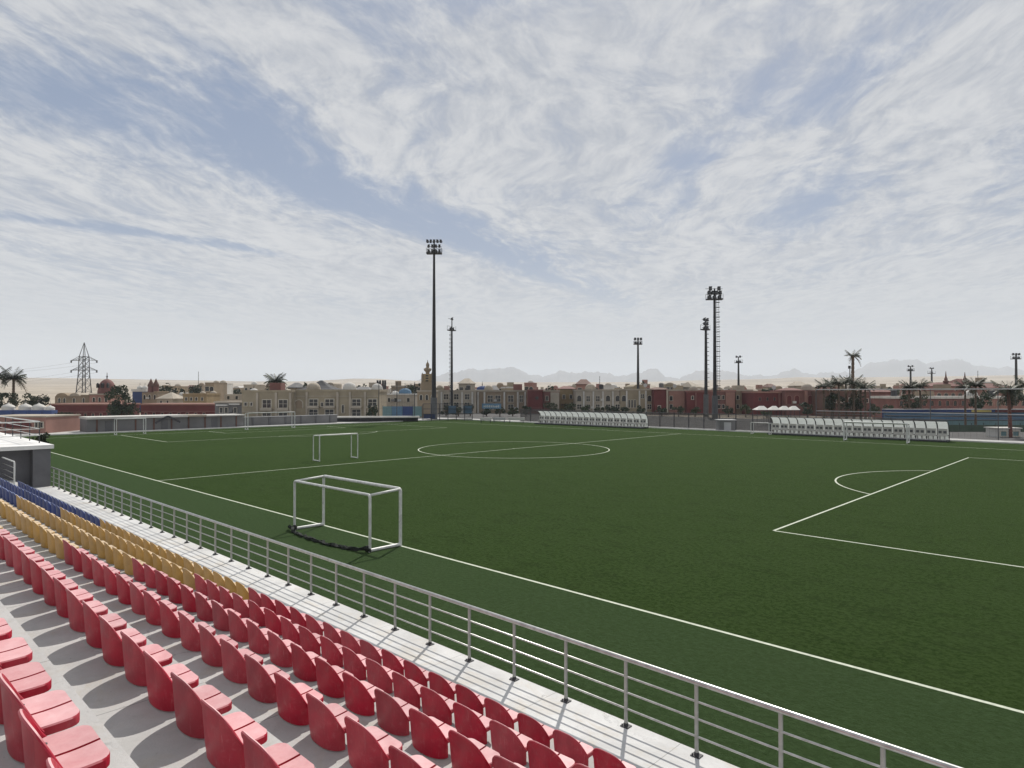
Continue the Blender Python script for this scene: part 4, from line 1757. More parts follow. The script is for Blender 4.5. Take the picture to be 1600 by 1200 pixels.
for q in (1187, 1199, 1210):
    h.window(q, 621, 626, 3, 'w_rose')
h = House('arcaded_building', 'red-brown arcaded building with carved arches left of the palm cluster', 'building', 1227, 1292, 612, 158, 'rose', 9)
h.parapet(0.35, 'rose', 0.15)
h.hip(6, 'roofred', 0.3, px0=1230, px1=1260)
for q in (1233, 1245, 1266, 1276, 1286):
    h.window(q, 618, 631, 7, 'w_pink', 'w_red', arch=True)
h.box('tower', 1256, 1260.5, 611, 640, 'w_pink', -0.5)
h = House('brown_villa', 'brown villa mostly hidden by the palm cluster', 'house', 1293, 1344, 613, 150, 'brown', 8)
h.parapet(0.35, 'brown', 0.15)
for q in (1304, 1316, 1328, 1338):
    h.window(q, 622, 629, 4)
h = House('brick_red_house', 'brick red house right of the tall palm', 'house', 1346, 1400, 613, 150, 'rose', 9)
h.hip(6, 'roofred', 0.4, px0=1362, px1=1398)
for q in (1354, 1366, 1378, 1390):
    h.window(q, 623, 629, 4)
h.box('string_course', 1346.3, 1399.7, 617, 618, 'w_pink', -0.1)
h = House('arcaded_villa', 'pink arcaded villa with a white roof band at the right', 'building', 1401, 1512, 623, 132, 'rose', 9)
h.parapet(0.5, 'white', 0.3)
for q in range(1408, 1512, 12):
    h.window(q, 626, 634, 5, 'w_pink', arch=True)
h = House('upper_villa', 'pink upper villa with dark arched openings above the white roof band', 'building', 1448, 1512, 612, 150, 'pink', 8)
h.parapet(0.3, 'rose', 0.15)
for q in range(1456, 1510, 11):
    h.window(q, 614.5, 620, 6, 'w_pale', arch=True)
h = House('spired_house', 'pink hip-roofed house with two dark spires against the sky', 'house', 1463, 1522, 604, 190, 'pink', 9)
h.hip(7, 'roofred', 0.6, px0=1466, px1=1508)
for q, yt in ((1487, 578.5), (1517, 580)):
    b = MB()
    k_ = h.k
    b.lathe([(3.0*k_, 0), (3.0*k_, 7*k_), (4.4*k_, 8*k_), (4.4*k_, 10*k_), (2.4*k_, 11*k_), (2.6*k_, 13*k_), (1.2*k_, 16.5*k_), (0.3*k_, (604-yt)*k_)], (h.lx(q), 2.5, h.zt-0.2), 10)
    b.v = b.v
    part('spire', b, M['w_brown'], h.t)
for q in (1470, 1482, 1494, 1506):
    h.window(q, 606, 611, 4)
h = House('villa_with_bands', 'pale pink villa behind the nearest palm trunk at the right edge', 'building', 1513, 1640, 623, 134, 'pink', 9)
h.parapet(0.5, 'white', 0.3)
for q in range(1521, 1636, 13):
    h.window(q, 627, 634, 5, 'w_pale', arch=True)
h = House('hip_house', 'house with a low grey hipped roof at the right edge', 'house', 1536, 1580, 607, 185, 'pink', 9)
h.hip(8, 'roofred', 0.6)
for q in (1544, 1556, 1570):
    h.window(q, 610, 615, 4)

rc = random.Random(33)
for ob in [o for o in COL.objects if o.parent is None and o.get('category') == 'building' and o.name.split('.')[0] not in ('pink_building', 'changing_rooms', 'red_brown_building')]:
    wall = [c for c in ob.children if c.name.startswith('wall')][0]
    xs_ = [v.co.x for v in wall.data.vertices]
    zt_ = max(v.co.z for v in wall.data.vertices)
    w0, w1 = min(xs_), max(xs_)
    n_ = max(1, int((w1-w0)/5.5))
    for i in range(n_):
        cx = w0+(w1-w0)*(i+rc.uniform(0.2, 0.8))/n_
        kind = rc.choice(['tank', 'hut', 'dish', 'hut', 'dome'])
        b = MB()
        if kind == 'tank':
            b.lathe([(0.55, 0), (0.6, 0.1), (0.6, 1.1), (0.3, 1.3)], (cx, 4.5, zt_+0.5), 10)
            part('water_tank', b, M[rc.choice(['w_white', 'w_charcoal', 'w_grey'])], ob)
        elif kind == 'hut':
            b.box(cx-1.2, cx+1.2, 3.6, 6.4, zt_+0.004, zt_+rc.uniform(1.3, 2.2))
            part('stair_hut', b, M[wall.data.materials[0].name.replace(' render', '') and rc.choice(['w_pale', 'w_tan', 'w_rose', 'w_cream'])], ob)
        elif kind == 'dome':
            r_ = rc.uniform(0.9, 1.5)
            b.lathe([(r_*1.05, 0), (r_*1.05, 0.7)]+[(r_*cos(pi/2*q/6.4), 0.72+r_*0.9*sin(pi/2*q/6.4)) for q in range(7)], (cx, 4.6, zt_+0.004), 14)
            part('roof_dome', b, M[rc.choice(['w_pale', 'w_white', 'w_tan'])], ob)
        else:
            b.lathe([(0.05, 0), (0.3, 0.06), (0.5, 0.2)], (0, 0, 0), 10)
            b.v = [(cx+v[0], 1.6-v[2], zt_+1.3+v[1]) for v in b.v]
            b.cyl((cx, 1.62, zt_+0.4), (cx, 1.62, zt_+1.25), 0.04, n=5)
            part('satellite_dish', b, M['w_lightgrey'], ob)

# neighbouring sports court: blue tiers, green windscreen, white hut
cs = thing('court_stand', 'low blue tiered stand of the neighbouring court at the right edge', 'stand', (*at(1530, 106), 0), YAW)
k_ = 106/F
tiers = [(1396, 1650, 664, 656, 0.0, 'w_teal'), (1396, 1650, 655.8, 650, 1.2, 'w_sky'), (1400, 1650, 649.8, 645, 2.4, 'w_sky'), (1404, 1650, 644.8, 640, 3.6, 'w_blue')]
for a_, b_, y0, y1, dd, mm in tiers:
    b = MB()
    b.box((a_-1530)*k_, (b_-1530)*k_, dd, dd+1.195, -0.1, zat(y1, 106)-0.12)
    part('tier', b, M[mm], cs)
    b = MB()
    b.box((a_-1530)*k_-0.05, (b_-1530)*k_+0.05, dd-0.06, dd+1.19, zat(y1, 106)-0.118, zat(y1, 106))
    part('tread', b, M['w_charcoal'] if mm != 'w_blue' else M['w_lightgrey'], cs)
for a_, b_, mm in ((1542, 1574, 'w_yellow'), (1580, 1640, 'w_red')):
    b = MB()
    b.box((a_-1530)*k_, (b_-1530)*k_, 3.55, 3.598, zat(645.6, 106), zat(641.4, 106))
    part('banner', b, M[mm], cs)

gs = thing('windscreen', 'dull green windscreen on posts right of the right dugout', 'screen', (*at(1540, 92), 0), YAW)
k_ = 92/F
for i in range(8):
    a_ = 1480+i*19
    b = MB()
    b.box((a_-1540)*k_+0.03, (a_+19-1540)*k_-0.03, 0, 0.03, -0.05, zat(664, 92))
    part('screen_panel', b, M['w_green'], gs)
    b = MB()
    b.cyl(((a_-1540)*k_, 0.05, -0.1), ((a_-1540)*k_, 0.05, zat(661, 92)), 0.04, n=6)
    part('post', b, M['iron'], gs)

hut = House('white_hut', 'small white hut with teal windows behind the red palm trunk', 'hut', 1560, 1594, 670, 80, 'white', 2.2)
hut.parapet(0.12, 'white', 0.15, 'roof')
for q in (1567, 1586):
    hut.window(q, 674, 681, 9, 'frame', 'w_teal')
ub = House('utility_cabin', 'small grey utility cabin with a flat lid in front of the mesh fence', 'cabin', 1124, 1149, 657, 93, 'grey', 1.8)
ub.parapet(0.10, 'lightgrey', 0.12, 'lid')
ub.box('door', 1131, 1142, 660, 673, 'w_lightgrey', -0.04)

for i, px in enumerate((1192, 1212, 1228, 1243)):
    cp = thing('shade_canopy', 'white peaked shade canopy above the right dugout, %s from the left' % ORD[i+1], 'canopy', (*at(px, 108), 0), YAW, 'shade canopies behind the dugout')
    k_ = 108/F
    w_ = (9.5 if i == 0 else 7.5)*k_
    b = MB()
    zt, zb_ = zat(634.5, 108), zat(640.5, 108)
    vs = [(-w_, 0, zb_), (w_, 0, zb_), (w_, 2.2, zb_), (-w_, 2.2, zb_), (-w_*0.15, 1.1, zt), (w_*0.6, 1.1, zt)]
    vs += [(x, y, z-0.04) for x, y, z in vs[:4]]
    b.add(vs, [(0, 1, 5, 4), (1, 2, 5), (2, 3, 4, 5), (3, 0, 4), (6, 9, 8, 7), (0, 6, 7, 1), (1, 7, 8, 2), (2, 8, 9, 3), (3, 9, 6, 0)])
    part('fabric_roof', b, M['w_white'], cp)
    for sx in (-1, 1):
        for yy in (0.1, 2.1):
            b = MB()
            b.cyl((sx*(w_-0.08), yy, -0.1), (sx*(w_-0.08), yy, zb_-0.041), 0.04, n=6)
            part('pole', b, M['iron'], cp)

# ------------------------------------------------------------------ distant town
LAND = [(131, 'the pylon'), (388, 'the finial dome'), (495, 'the flared dark roof'), (665, 'the minaret'), (753, 'the deep blue dome'), (837, 'the dark red house'), (997, 'the slim middle mast'),
        (1117, 'the tall right mast'), (1332, 'the tall palm'), (1487, 'the pink spires')]
cnt = {}
rt = random.Random(11)
TOWN = []
px = 250
while px < 1600:
    TOWN.append((px, rt.choice([205, 220, 240, 265, 300, 350])))
    px += rt.uniform(11, 19)
px = 258
while px < 1590:
    TOWN.append((px, rt.choice([470, 540, 620])))
    px += rt.uniform(22, 38)
used = {}
for px, D in TOWN:
    lp, ln = min(LAND, key=lambda q: abs(q[0]-px))
    side = 'left' if px < lp else 'right'
    used.setdefault((ln, side), []).append((abs(px-lp), px, D))
for (ln, side), lst in used.items():
    lst.sort()
    for n, (dd, px, D) in enumerate(lst, 1):
        colr = rt.choice(['pale', 'sand', 'cream', 'white', 'pink', 'tan', 'pale', 'cream'])
        wpx = rt.uniform(9, 19)*280/D*0.9
        x, y = at(px, D)
        gz = ground_z(x, y)
        hh = rt.uniform(5.6, 8.6) if D < 310 else rt.uniform(3.8, 6.5)
        ytop = HORIZON-(gz+hh-EYE)*F/D
        kind = rt.choice(['dome', 'flat', 'flat', 'dome', 'hip', 'vault'])
        word = {'dome': 'domed', 'flat': 'flat-roofed', 'hip': 'hip-roofed', 'vault': 'vaulted'}[kind]
        cname = {'pale': 'pale', 'sand': 'sandy', 'cream': 'cream', 'white': 'whitish', 'pink': 'pinkish', 'tan': 'tan'}[colr]
        lab = 'small %s %s house in the distant town, %s one %s of %s' % (cname, word, ORD[n], side, ln)
        h = House('town_house', lab, 'house', px-wpx/2, px+wpx/2, ytop, D, colr, rt.uniform(6, 10), 'small houses of the distant town', dyaw=rt.uniform(-14, 14))
        if kind == 'dome':
            h.parapet(0.3, colr, 0.05)
            h.dome(px, wpx*rt.uniform(0.24, 0.36), rt.choice(['white', 'pale', colr]), hf=rt.uniform(0.75, 1.0), finial=False)
        elif kind == 'flat':
            h.parapet(0.45, rt.choice(['pale', colr, 'white']), 0.1)
            b = MB()
            cx = h.x0+(h.x1-h.x0)*rt.uniform(0.25, 0.7)
            b.box(cx-0.9, cx+0.9, 3, 5, h.zt+0.452, h.zt+1.9)
            part('roof_hut', b, M['w_'+colr], h.t)
        elif kind == 'hip':
            h.hip(1.8/h.k, rt.choice(['roofred', 'brown', 'grey', 'pale']), 0.3)
        else:
            h.barrel(px-wpx*0.45, px+wpx*0.45, rt.choice(['white', 'pale', colr]), 0.5)
        nw = 2 if wpx > 8 else 1
        for i in range(nw):
            cx = px-wpx/2+wpx*(i+0.5)/nw
            zt = ytop+1.0/h.k
            h.window(cx, zt, zt+1.4/h.k, 1.2/h.k, mull=False, arch=rt.random() < 0.3)

# ------------------------------------------------------------------ floodlight masts


def mast(label, px, ytop, D, rows, head_w, r0, r1, face=0.0, ladder=1, ls=0.30, low=None, tall_head=2.4, group='floodlight masts'):
    x, y = at(px, D)
    gz = ground_z(x, y)-0.1
    H = zat(ytop, D)-gz
    t = thing('floodlight_mast', label, 'floodlight', (x, y, gz), YAW+face, group)
    b = MB()
    b.cyl((0, 0, 0), (0, 0, H-tall_head), r0, r1, n=12)
    b.cyl((0, 0, H-tall_head), (0, 0, H-0.3), r1*0.8, r1*0.6, n=8)
    b.smooth = True
    o = part('pole', b, M['mast'], t)
    smooth_by_angle(o.data, 40)
    if low:
        b = MB()
        b.cyl((0, 0, 0), (0, 0, low), r0*1.45, r0*1.35, n=12)
        part('base_sleeve', b, M['mast_low'], t)
    b = MB()
    zp = H-tall_head
    b.box(-head_w*0.46, head_w*0.46, -0.55, 0.75, zp-0.14, zp+0.10)
    part('platform', b, M['mast'], t)
    b = MB()
    for s in (-1, 1):
        b.cyl((s*head_w*0.45, 0.7, zp+0.1), (s*head_w*0.45, 0.7, zp+1.05), 0.04, n=5)
        b.cyl((s*head_w*0.45, -0.5, zp+0.1), (s*head_w*0.45, -0.5, zp+1.05), 0.04, n=5)
    b.cyl((-head_w*0.45, 0.7, zp+1.05), (head_w*0.45, 0.7, zp+1.05), 0.04, n=5)
    part('guard_rail', b, M['mast'], t)
    nr = len(rows)
    lm = MB()
    s_ = ls
    lm.box(-s_, s_, -0.12, 0.30, -s_, s_)
    lm.box(-s_*1.1, s_*1.1, -0.34, -0.12, s_*0.92, s_*1.08)
    lm.cyl((0, 0.30, 0), (0, 0.5, 0), 0.16, 0.10, 8)
    lme = lm.mesh('floodlight', M['lamp'])
    ln_ = MB()
    ln_.box(-s_*0.85, s_*0.85, -0.15, -0.121, -s_*0.85, s_*0.85)
    lne = ln_.mesh('lens', M['lens'])
    for j, nl in enumerate(rows):
        zz = H-0.35-j*(tall_head-0.75)/max(1, nr-1) if nr > 1 else H-0.4
        b = MB()
        wj = head_w*(1.0 if j == 0 else 0.86)
        b.cyl((-wj/2, 0.32, zz), (wj/2, 0.32, zz), 0.05, n=6)
        part('crossarm', b, M['mast'], t)
        for i in range(nl):
            xx = -wj/2+wj*(i+0.5)/nl if nl > 1 else 0
            o = link('floodlight', lme, t, (xx, -0.15, zz))
            o.rotation_euler = (radians(-18), 0, radians(random.uniform(-25, 25)))
            link('lens', lne, o)
    if ladder:
        b = MB()
        sx = ladder*(r0+0.42)
        for q in (-0.22, 0.22):
            b.cyl((sx+q, 0.1, 2.5), (ladder*(r1+0.42)+q, 0.1, zp), 0.03, n=4)
        zz = 3.0
        while zz < zp-0.3:
            f_ = zz/zp
            xx = sx*(1-f_)+ladder*(r1+0.42)*f_
            b.box(xx-0.30, xx+0.30, -0.35, 0.35, zz-0.05, zz+0.05)
            b.box(xx-0.22, xx+0.22, 0.08, 0.12, zz+0.48, zz+0.54)
            zz += 1.0
        part('caged_ladder', b, M['mast'], t)
    return t


mast('tallest black floodlight mast, rising from the far left corner of the pitch', 678, 374, 134, [5, 4, 4], 3.4, 0.50, 0.22, 0, 0, ls=0.21, low=4.6, tall_head=2.75)
mast('shorter floodlight mast with a caged ladder just right of the tallest one', 706, 496, 165, [1, 2], 2.6, 0.34, 0.2, radians(68), -1, tall_head=3.2)
mast('slim middle floodlight mast standing among the pale flats', 997, 528, 200, [3, 3], 2.7, 0.50, 0.26, 0, 0, tall_head=1.9)
mast('tall right floodlight mast with wide lamp head and caged ladder', 1117, 448, 134, [2, 4, 3], 3.5, 0.42, 0.24, 0, 1, low=5.0, tall_head=2.5)
mast('floodlight mast with sideways lamps just left of the tall right one', 1103, 497, 150, [2, 2, 2], 2.6, 0.42, 0.24, radians(48), 1, low=5.2, tall_head=2.6)
mast('short floodlight mast right of the tall right one', 1154, 556, 250, [2, 2], 3.0, 0.55, 0.3, radians(-50), 0, tall_head=2.6)
mast('far floodlight mast above the round palm pair, left of two', 1423, 571, 290, [2, 2], 3.0, 0.5, 0.35, radians(-45), 0, tall_head=2.4)
mast('far floodlight mast with forked lamps above the pink villa, right of two', 1456, 574, 300, [2, 1], 4.6, 0.5, 0.35, radians(30), 0, tall_head=2.8)
mast('floodlight mast with a flat double bar head at the right edge', 1588, 552, 235, [3, 3], 3.2, 0.5, 0.36, 0, 0, tall_head=2.0)
# slim telecom pole beside the tall palm
x, y = at(1328, 172)
tp = thing('telecom_pole', 'slim dark telecom pole beside the trunk of the tall palm', 'pole', (x, y, -0.1), YAW)
b = MB()
b.cyl((0, 0, 0), (0, 0, zat(572, 172)), 0.13, 0.10, 8)
part('pole', b, M['mast'], tp)
b = MB()
b.box(-0.35, 0.15, -0.2, 0.2, zat(575.5, 172), zat(571, 172))
part('antenna', b, M['mast'], tp)
for q, D, yt, lab in ((310, 420, 580.5, 'thin aerial mast on the desert skyline left of the cream flats'), (937, 420, 587.5, 'thin aerial spike on the skyline above the arched flats'), (1528, 420, 579, 'thin pale aerial on the skyline right of the pink spires')):
    x, y = at(q, D)
    gz = ground_z(x, y)
    am = thing('aerial_mast', lab, 'aerial', (x, y, gz))
    b = MB()
    hh = zat(yt, D)-gz
    b.cyl((0, 0, -0.3), (0, 0, hh), 0.22, 0.12, 6)
    part('pole', b, M['mast'], am)
    b = MB()
    for f_ in (0.72, 0.84, 0.95):
        b.box(-0.5, 0.5, -0.06, 0.06, hh*f_-0.06, hh*f_+0.06)
    part('crossbars', b, M['mast'], am)

# ------------------------------------------------------------------ pylon and its lines
PD = 400
x, y = at(131, PD)
gz = ground_z(x, y)
kp = PD/F
pyl = thing('pylon', 'lattice electricity pylon on the left skyline', 'pylon', (x, y, 0), YAW)
zt = zat(535, PD)
zs = [gz-0.3, zat(612, PD), zat(600, PD), zat(588, PD), zat(579, PD), zat(573, PD), zat(562.5, PD), zat(557, PD)]
hw_ = [9.5*kp, 7.2*kp, 6.4*kp, 5.6*kp, 5.2*kp, 5.0*kp, 4.9*kp, 4.6*kp]
b = MB()
tk = 0.28
for sx in (-1, 1):
    for sy in (-1, 1):
        for i in range(len(zs)-1):
            b.cyl((sx*hw_[i], sy*hw_[i], zs[i]), (sx*hw_[i+1], sy*hw_[i+1], zs[i+1]), tk, n=5)
        b.cyl((sx*hw_[-1], sy*hw_[-1], zs[-1]), (0, 0, zt), tk*0.8, tk*0.5, n=5)
part('legs', b, M['mast'], pyl)
b = MB()
for i in range(len(zs)-1):
    for sy in (-1, 1):
        b.cyl((-hw_[i], sy*hw_[i], zs[i]), (hw_[i+1], sy*hw_[i+1], zs[i+1]), 0.11, n=4)
        b.cyl((hw_[i], sy*hw_[i], zs[i]), (-hw_[i+1], sy*hw_[i+1], zs[i+1]), 0.11, n=4)
        b.cyl((-hw_[i+1], sy*hw_[i+1], zs[i+1]), (hw_[i+1], sy*hw_[i+1], zs[i+1]), 0.16, n=4)
        b.cyl((sy*hw_[i], -hw_[i], zs[i]), (sy*hw_[i+1], hw_[i+1], zs[i+1]), 0.11, n=4)
part('bracing', b, M['mast'], pyl)
ARM = 20*kp
tips = []
for zz, up in ((zat(563.5, PD), zat(557, PD)), (zat(578.8, PD), zat(573, PD))):
    b = MB()
    for s in (-1, 1):
        for sy in (-1, 1):
            b.cyl((s*4.9*kp, sy*4.9*kp, zz+0.4), (s*ARM, 0, zz), 0.15, n=4)
            b.cyl((s*4.8*kp, sy*4.8*kp, up), (s*ARM, 0, zz), 0.13, n=4)
        for f_ in (0.3, 0.6):
            xx = s*(4.9*kp+(ARM-4.9*kp)*f_)
            b.cyl((xx, 0, zz+0.2), (xx-s*1.2, 0, zz+(up-zz)*(1-f_)), 0.08, n=4)
        tips.append((s*ARM, zz))
    part('crossarm', b, M['mast'], pyl)
ix = MB()
ix.lathe([(0.1, 0), (0.55, 0.2), (0.3, 0.5), (0.6, 0.8), (0.3, 1.1), (0.55, 1.4), (0.1, 1.7)], (0, 0, -1.4), 8)
ime = ix.mesh('insulator', M['mast'])
for (xx, zz) in tips:
    link('insulator', ime, pyl, (xx, 0, zz))
# conductors run off to the left towards the next pylon, out of view
nx_, ny_ = at(-420, 330)
for i, (xx, zz) in enumerate(tips):
    p = Vector((x+RT[0]*xx, y+RT[1]*xx, zz-1.3))
    q = Vector((nx_+RT[0]*xx*0.6, ny_+RT[1]*xx*0.6, zz+2.0))
    b = MB()
    pts = []
    for j in range(25):
        tt = j/24
        v = p.lerp(q, tt)
        v.z -= 4*9.0*tt*(1-tt)
        pts.append(v)
    b.tube(pts, 0.045, 4)
    o = link('power_line', b.mesh('power_line', M['mast']))
    tag(o, 'sagging power line from the %s %s arm of the pylon' % ('upper' if i < 2 else 'lower', 'left' if i % 2 == 0 else 'right'), 'cable', 'power lines leaving the pylon')

# ------------------------------------------------------------------ palms and trees


def frond_mesh(seed, L=2.6, up=0.55, droop=1.5, mat='frond'):
    r = random.Random(seed)
    b = MB()
    n = 9
    pts = []
    for i in range(n+1):
        t = i/n
        pts.append(Vector((L*(t*0.92-0.12*t*t*t), 0, L*(up*t-droop*0.42*t*t))))
    for i in range(n):
        b.cyl(pts[i], pts[i+1], 0.035*(1-i/n)+0.008, 0.035*(1-(i+1)/n)+0.008, n=4, caps=False)
    for i in range(1, 17):
        t = i/16.5
        j = min(n-1, int(t*n))
        p = pts[j].lerp(pts[j+1], t*n-j)
        ll = L*0.30*(0.35+sin(pi*min(1, t*0.9+0.08)))*r.uniform(0.85, 1.1)*0.85
        for s in (-1, 1):
            q = p+Vector((ll*0.45, s*ll, -ll*r.uniform(0.25, 0.6)))
            w = Vector((0.085, 0, 0.0))
            b.add([p-w, p+w, q], [(0, 1, 2)])
    return b.mesh('frond', M[mat])


FROND = [frond_mesh(i, up=u, droop=d) for i, (u, d) in enumerate(((0.95, 1.1), (0.7, 1.5), (0.35, 1.7), (0.05, 1.9), (1.15, 0.9), (0.5, 1.3)))]

DRY = frond_mesh(17, up=-0.15, droop=2.0, mat='dry')


def palm(label, px, ycrown, D, s=1.0, nf=22, trunk_r=0.2, bark='bark', group=None, droop_only=False):
    x, y = at(px, D)
    gz = ground_z(x, y)-0.05
    H = zat(ycrown, D)-gz
    t = thing('palm_tree', label, 'palm tree', (x, y, gz), random.uniform(0, 6.28), group)
    b = MB()
    n = 14
    zs_ = [H*i/n for i in range(n+1)]
    bend = random.uniform(-0.25, 0.25)
    for i in range(n):
        f0, f1 = i/n, (i+1)/n
        b.cyl((bend*f0*f0, 0, zs_[i]), (bend*f1*f1, 0, zs_[i+1]), trunk_r*(1.25-0.35*f0), trunk_r*(1.05-0.35*f1), n=9, caps=False)
    b.lathe([(trunk_r*0.9, -0.3*s), (trunk_r*1.5, 0.0), (trunk_r*0.9, 0.35*s)], (bend, 0, H), 9)
    part('trunk', b, M[bark], t)
    rr2 = random.Random(int(px*7+D))
    for i in range(nf):
        k = i % 6
        dry = k == 3 and rr2.random() < 0.6
        o = link('frond', DRY if dry else FROND[k], t, (bend, 0, H+0.1*s))
        if dry:
            o['label'] = 'dry brown frond'
        o.rotation_euler = (rr2.uniform(-0.25, 0.25), rr2.uniform(-0.15, 0.2), 2*pi*i*0.618+rr2.uniform(-0.2, 0.2))
        q = s*rr2.uniform(0.82, 1.15)
        o.scale = (q, q, q)
    return t


palm('bushy palm on the left skyline above the domed kiosks', 21, 592, 150, 1.2, 36, 0.3)
palm('palm half cut off at the left picture edge', -5, 591, 148, 1.2, 22, 0.28)
palm('spreading palm crown showing over the cream flats', 431, 597, 165, 1.2, 36, 0.25)
palm('tall lone palm with a small ragged crown against the sky', 1332, 557, 170, 0.92, 20, 0.42)
CL = [(1287, 604, 112), (1299, 600, 120), (1311, 599, 116), (1322, 599, 122), (1334, 600, 115), (1345, 604, 120), (1352, 607, 112)]
for i, (q, yy, D) in enumerate(CL):
    palm('palm of the dense cluster below the tall palm, %s from the left' % ORD[i+1], q, yy, D, 0.66, 26, 0.2, group='palms of the cluster')
palm('round-headed palm of the pair below the far floodlight, left one', 1420, 606, 112, 0.66, 34, 0.18, group='pair of round palms')
palm('round-headed palm of the pair below the far floodlight, right one', 1439, 604, 115, 0.66, 34, 0.18, group='pair of round palms')
palm('palm with a loose crown in front of the pink spires', 1508, 606, 100, 0.60, 26, 0.15)
palm('palm with a slender brown trunk rising behind the green windscreen', 1524, 603, 96, 0.64, 28, 0.15)
palm('nearest palm with a dark reddish trunk at the right edge', 1578, 612, 80, 0.72, 30, 0.2, 'redbark')
palm('palm partly cut off at the right picture edge', 1603, 604, 98, 0.68, 26, 0.18)


def crown_mesh(rx, ry, rz, n, size, seed, mat):
    r = random.Random(seed)
    b = MB()
    cl = [(r.uniform(-0.75, 0.75), r.uniform(-0.75, 0.75), r.uniform(-0.75, 0.8), r.uniform(0.28, 0.5)) for _ in range(14)]
    for i in range(n):
        c = r.choice(cl)
        v = Vector((r.gauss(0, 1), r.gauss(0, 1), r.gauss(0, 1)))
        v.normalize()
        rad = c[3]*r.uniform(0.55, 1.0)
        p = Vector(((c[0]+v.x*rad)*rx, (c[1]+v.y*rad)*ry, (c[2]+v.z*rad)*rz))
        u = Vector((r.gauss(0, 1), r.gauss(0, 1), r.gauss(0, 1))).normalized()
        w = u.orthogonal().normalized()
        s = size*r.uniform(0.6, 1.3)
        b.add([p-u*s, p+w*s*0.6, p+u*s, p-w*s*0.6], [(0, 1, 2, 3)])
    return b.mesh('crown', M[mat])


def tree(label, px0, px1, ytop, ybot, D, n=1400, mat='leaf', name='tree', cat='tree', group=None, size=0.16):
    px = (px0+px1)/2
    x, y = at(px, D)
    gz = ground_z(x, y)-0.05
    k = D/F
    rx = (px1-px0)/2*k
    zt, zb_ = zat(ytop, D)-gz, max(0.25, zat(ybot, D)-gz)
    t = thing(name, label, cat, (x, y, gz), 0, group)
    b = MB()
    zc = (zt+zb_)/2
    b.cyl((0, 0, 0), (0.05, 0, zc), 0.16, 0.09, 8)
    for q in range(5):
        a = q*1.257
        b.cyl((0.03, 0, zc*0.6), (cos(a)*rx*0.55, sin(a)*rx*0.55, zc+(zt-zc)*0.4), 0.07, 0.02, 6)
    part('trunk', b, M['bark'], t)
    o = link('crown', crown_mesh(rx*0.9, rx*0.9, (zt-zb_)/2*0.9, n, size, int(px*13), mat), t, (0, 0, zc))
    return t


tree('dark green dense tree between the two red-brown buildings', 168, 216, 602, 652, 142, 2600, size=0.22)
tree('round dark green bush left of the grey changing rooms', 80, 116, 645, 676, 104, 1900, size=0.14)
tree('dusky hedge tree behind the domed kiosks at the far left', -6, 30, 612, 640, 145, 1300, size=0.2)
tree('dusky hedge tree behind the third and fourth kiosk', 36, 80, 610, 640, 147, 1500, size=0.2)
tree('grey-green shrub at the corner of the white platform', 50, 76, 675, 712, 62, 900, 'leaf2', 'shrub', 'shrub', size=0.10)
tree('small tree in front of the right end of the cream flats', 573, 592, 632, 650, 132, 700)
tree('dark leafy tree right behind the minaret side mast', 634, 650, 600, 622, 168, 600)
tree('bush in front of the rose house', 848, 876, 628, 648, 150, 800, 'leaf2')
tree('bush below the ochre villa', 878, 900, 628, 645, 152, 600, 'leaf2')
tree('green tree under the palm cluster, left of two', 1286, 1318, 612, 646, 118, 1300, 'leaf2')
tree('green tree under the palm cluster, right of two', 1318, 1352, 612, 646, 120, 1300, 'leaf2')
tree('low tree between the round palms and the pink villa', 1408, 1448, 614, 640, 118, 1100, 'leaf2')
tree('dark tree behind the slender palm trunk', 1512, 1548, 606, 640, 112, 1300)
tree('dark tree behind the nearest palm at the right edge', 1560, 1600, 604, 636, 110, 1400)
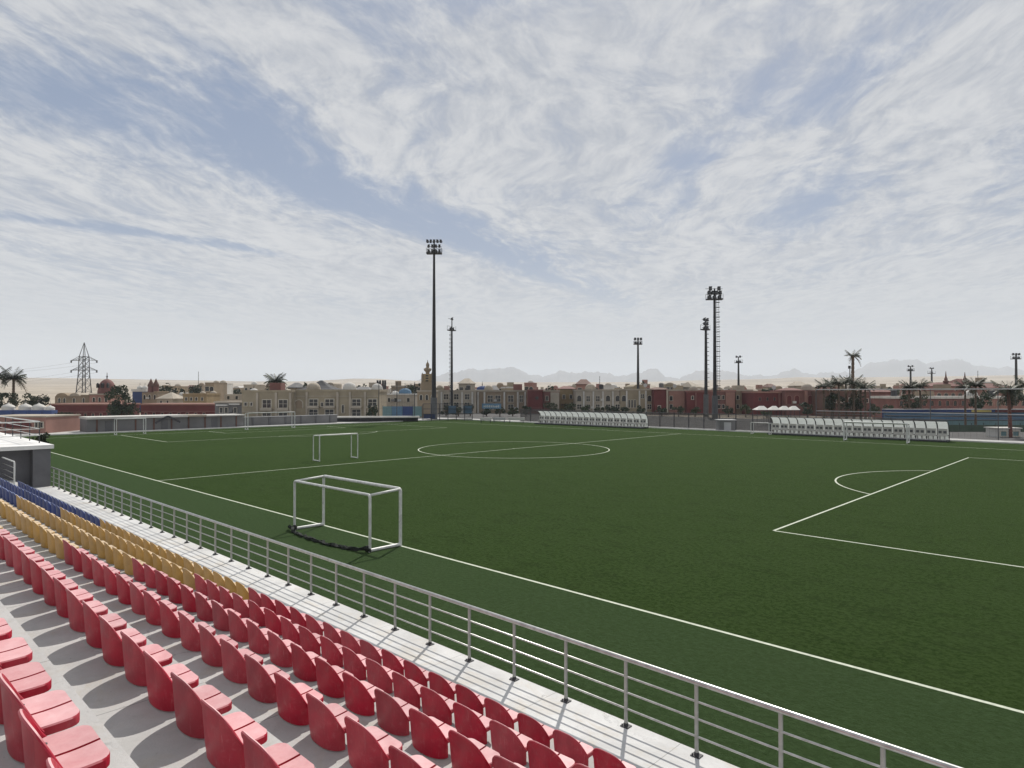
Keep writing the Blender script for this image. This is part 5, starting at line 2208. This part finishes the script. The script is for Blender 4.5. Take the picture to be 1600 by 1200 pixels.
for i, (q, w_, yt, yb, D) in enumerate(((697, 12, 634, 648, 150), (716, 14, 636, 648, 150), (735, 12, 633, 648, 152), (760, 13, 637, 649, 150), (781, 12, 634, 648, 148), (801, 14, 636, 648, 150), (822, 12, 634, 648, 150),
                                       (914, 14, 634, 647, 150), (936, 12, 636, 647, 150), (957, 16, 633, 647, 149), (978, 12, 636, 647, 150), (1002, 14, 634, 647, 150), (1034, 13, 635, 647, 150), (1060, 14, 634, 647, 148),
                                       (1086, 12, 636, 647, 150), (1138, 14, 634, 647, 148), (1165, 15, 632, 647, 147), (1198, 13, 640, 650, 140), (1262, 18, 628, 648, 138), (1366, 16, 630, 648, 130), (1388, 14, 632, 648, 130))):
    tree('dusty bush in the planted row before the far blocks, %s from the minaret side' % ORD[i+1], q-w_/2-2, q+w_/2+2, yt, yb, D, 420, 'leaf2' if i % 3 else 'leaf', 'shrub', 'shrub', 'planted row of bushes', size=0.2)
tree('olive bush beside the white hut', 1548, 1562, 664, 690, 88, 500, 'leaf2', size=0.1)
ft = random.Random(21)
usedt = {}
pts = []
px = 255
while px < 1590:
    pts.append((px, ft.choice([212, 235, 290])))
    px += ft.uniform(17, 34)
for px, D in pts:
    lp, ln = min(LAND, key=lambda q: abs(q[0]-px))
    usedt.setdefault((ln, 'left' if px < lp else 'right'), []).append((abs(px-lp), px, D))
for (ln, side), lst in usedt.items():
    lst.sort()
    for n, (dd, px, D) in enumerate(lst, 1):
        x, y = at(px, D)
        gz = ground_z(x, y)
        hh = ft.uniform(6.0, 9.0)
        wpx = ft.uniform(3.5, 6.0)*F/D
        tree('dark far tree among the town roofs, %s one %s of %s' % (ORD[n], side, ln), px-wpx/2, px+wpx/2, HORIZON-(gz+hh-EYE)*F/D, HORIZON-(gz+1.0-EYE)*F/D, D, 260, 'leaf', group='far trees among the roofs', size=0.45)

# ------------------------------------------------------------------ haze
hz = MB()
hz.box(-14000, 14000, -14000, 14000, -1.3, 640)
hm = bpy.data.materials.new('haze')
hm.use_nodes = True
hm.node_tree.nodes.clear()
ho = hm.node_tree.nodes.new('ShaderNodeOutputMaterial')
pv = hm.node_tree.nodes.new('ShaderNodeVolumePrincipled')
pv.inputs['Color'].default_value = (0.84, 0.91, 0.99, 1)
pv.inputs['Density'].default_value = 1.35e-4
pv.inputs['Anisotropy'].default_value = 0.0
hm.node_tree.links.new(pv.outputs[0], ho.inputs['Volume'])
o = link('haze', hz.mesh('haze', hm))
o['kind'] = 'stuff'
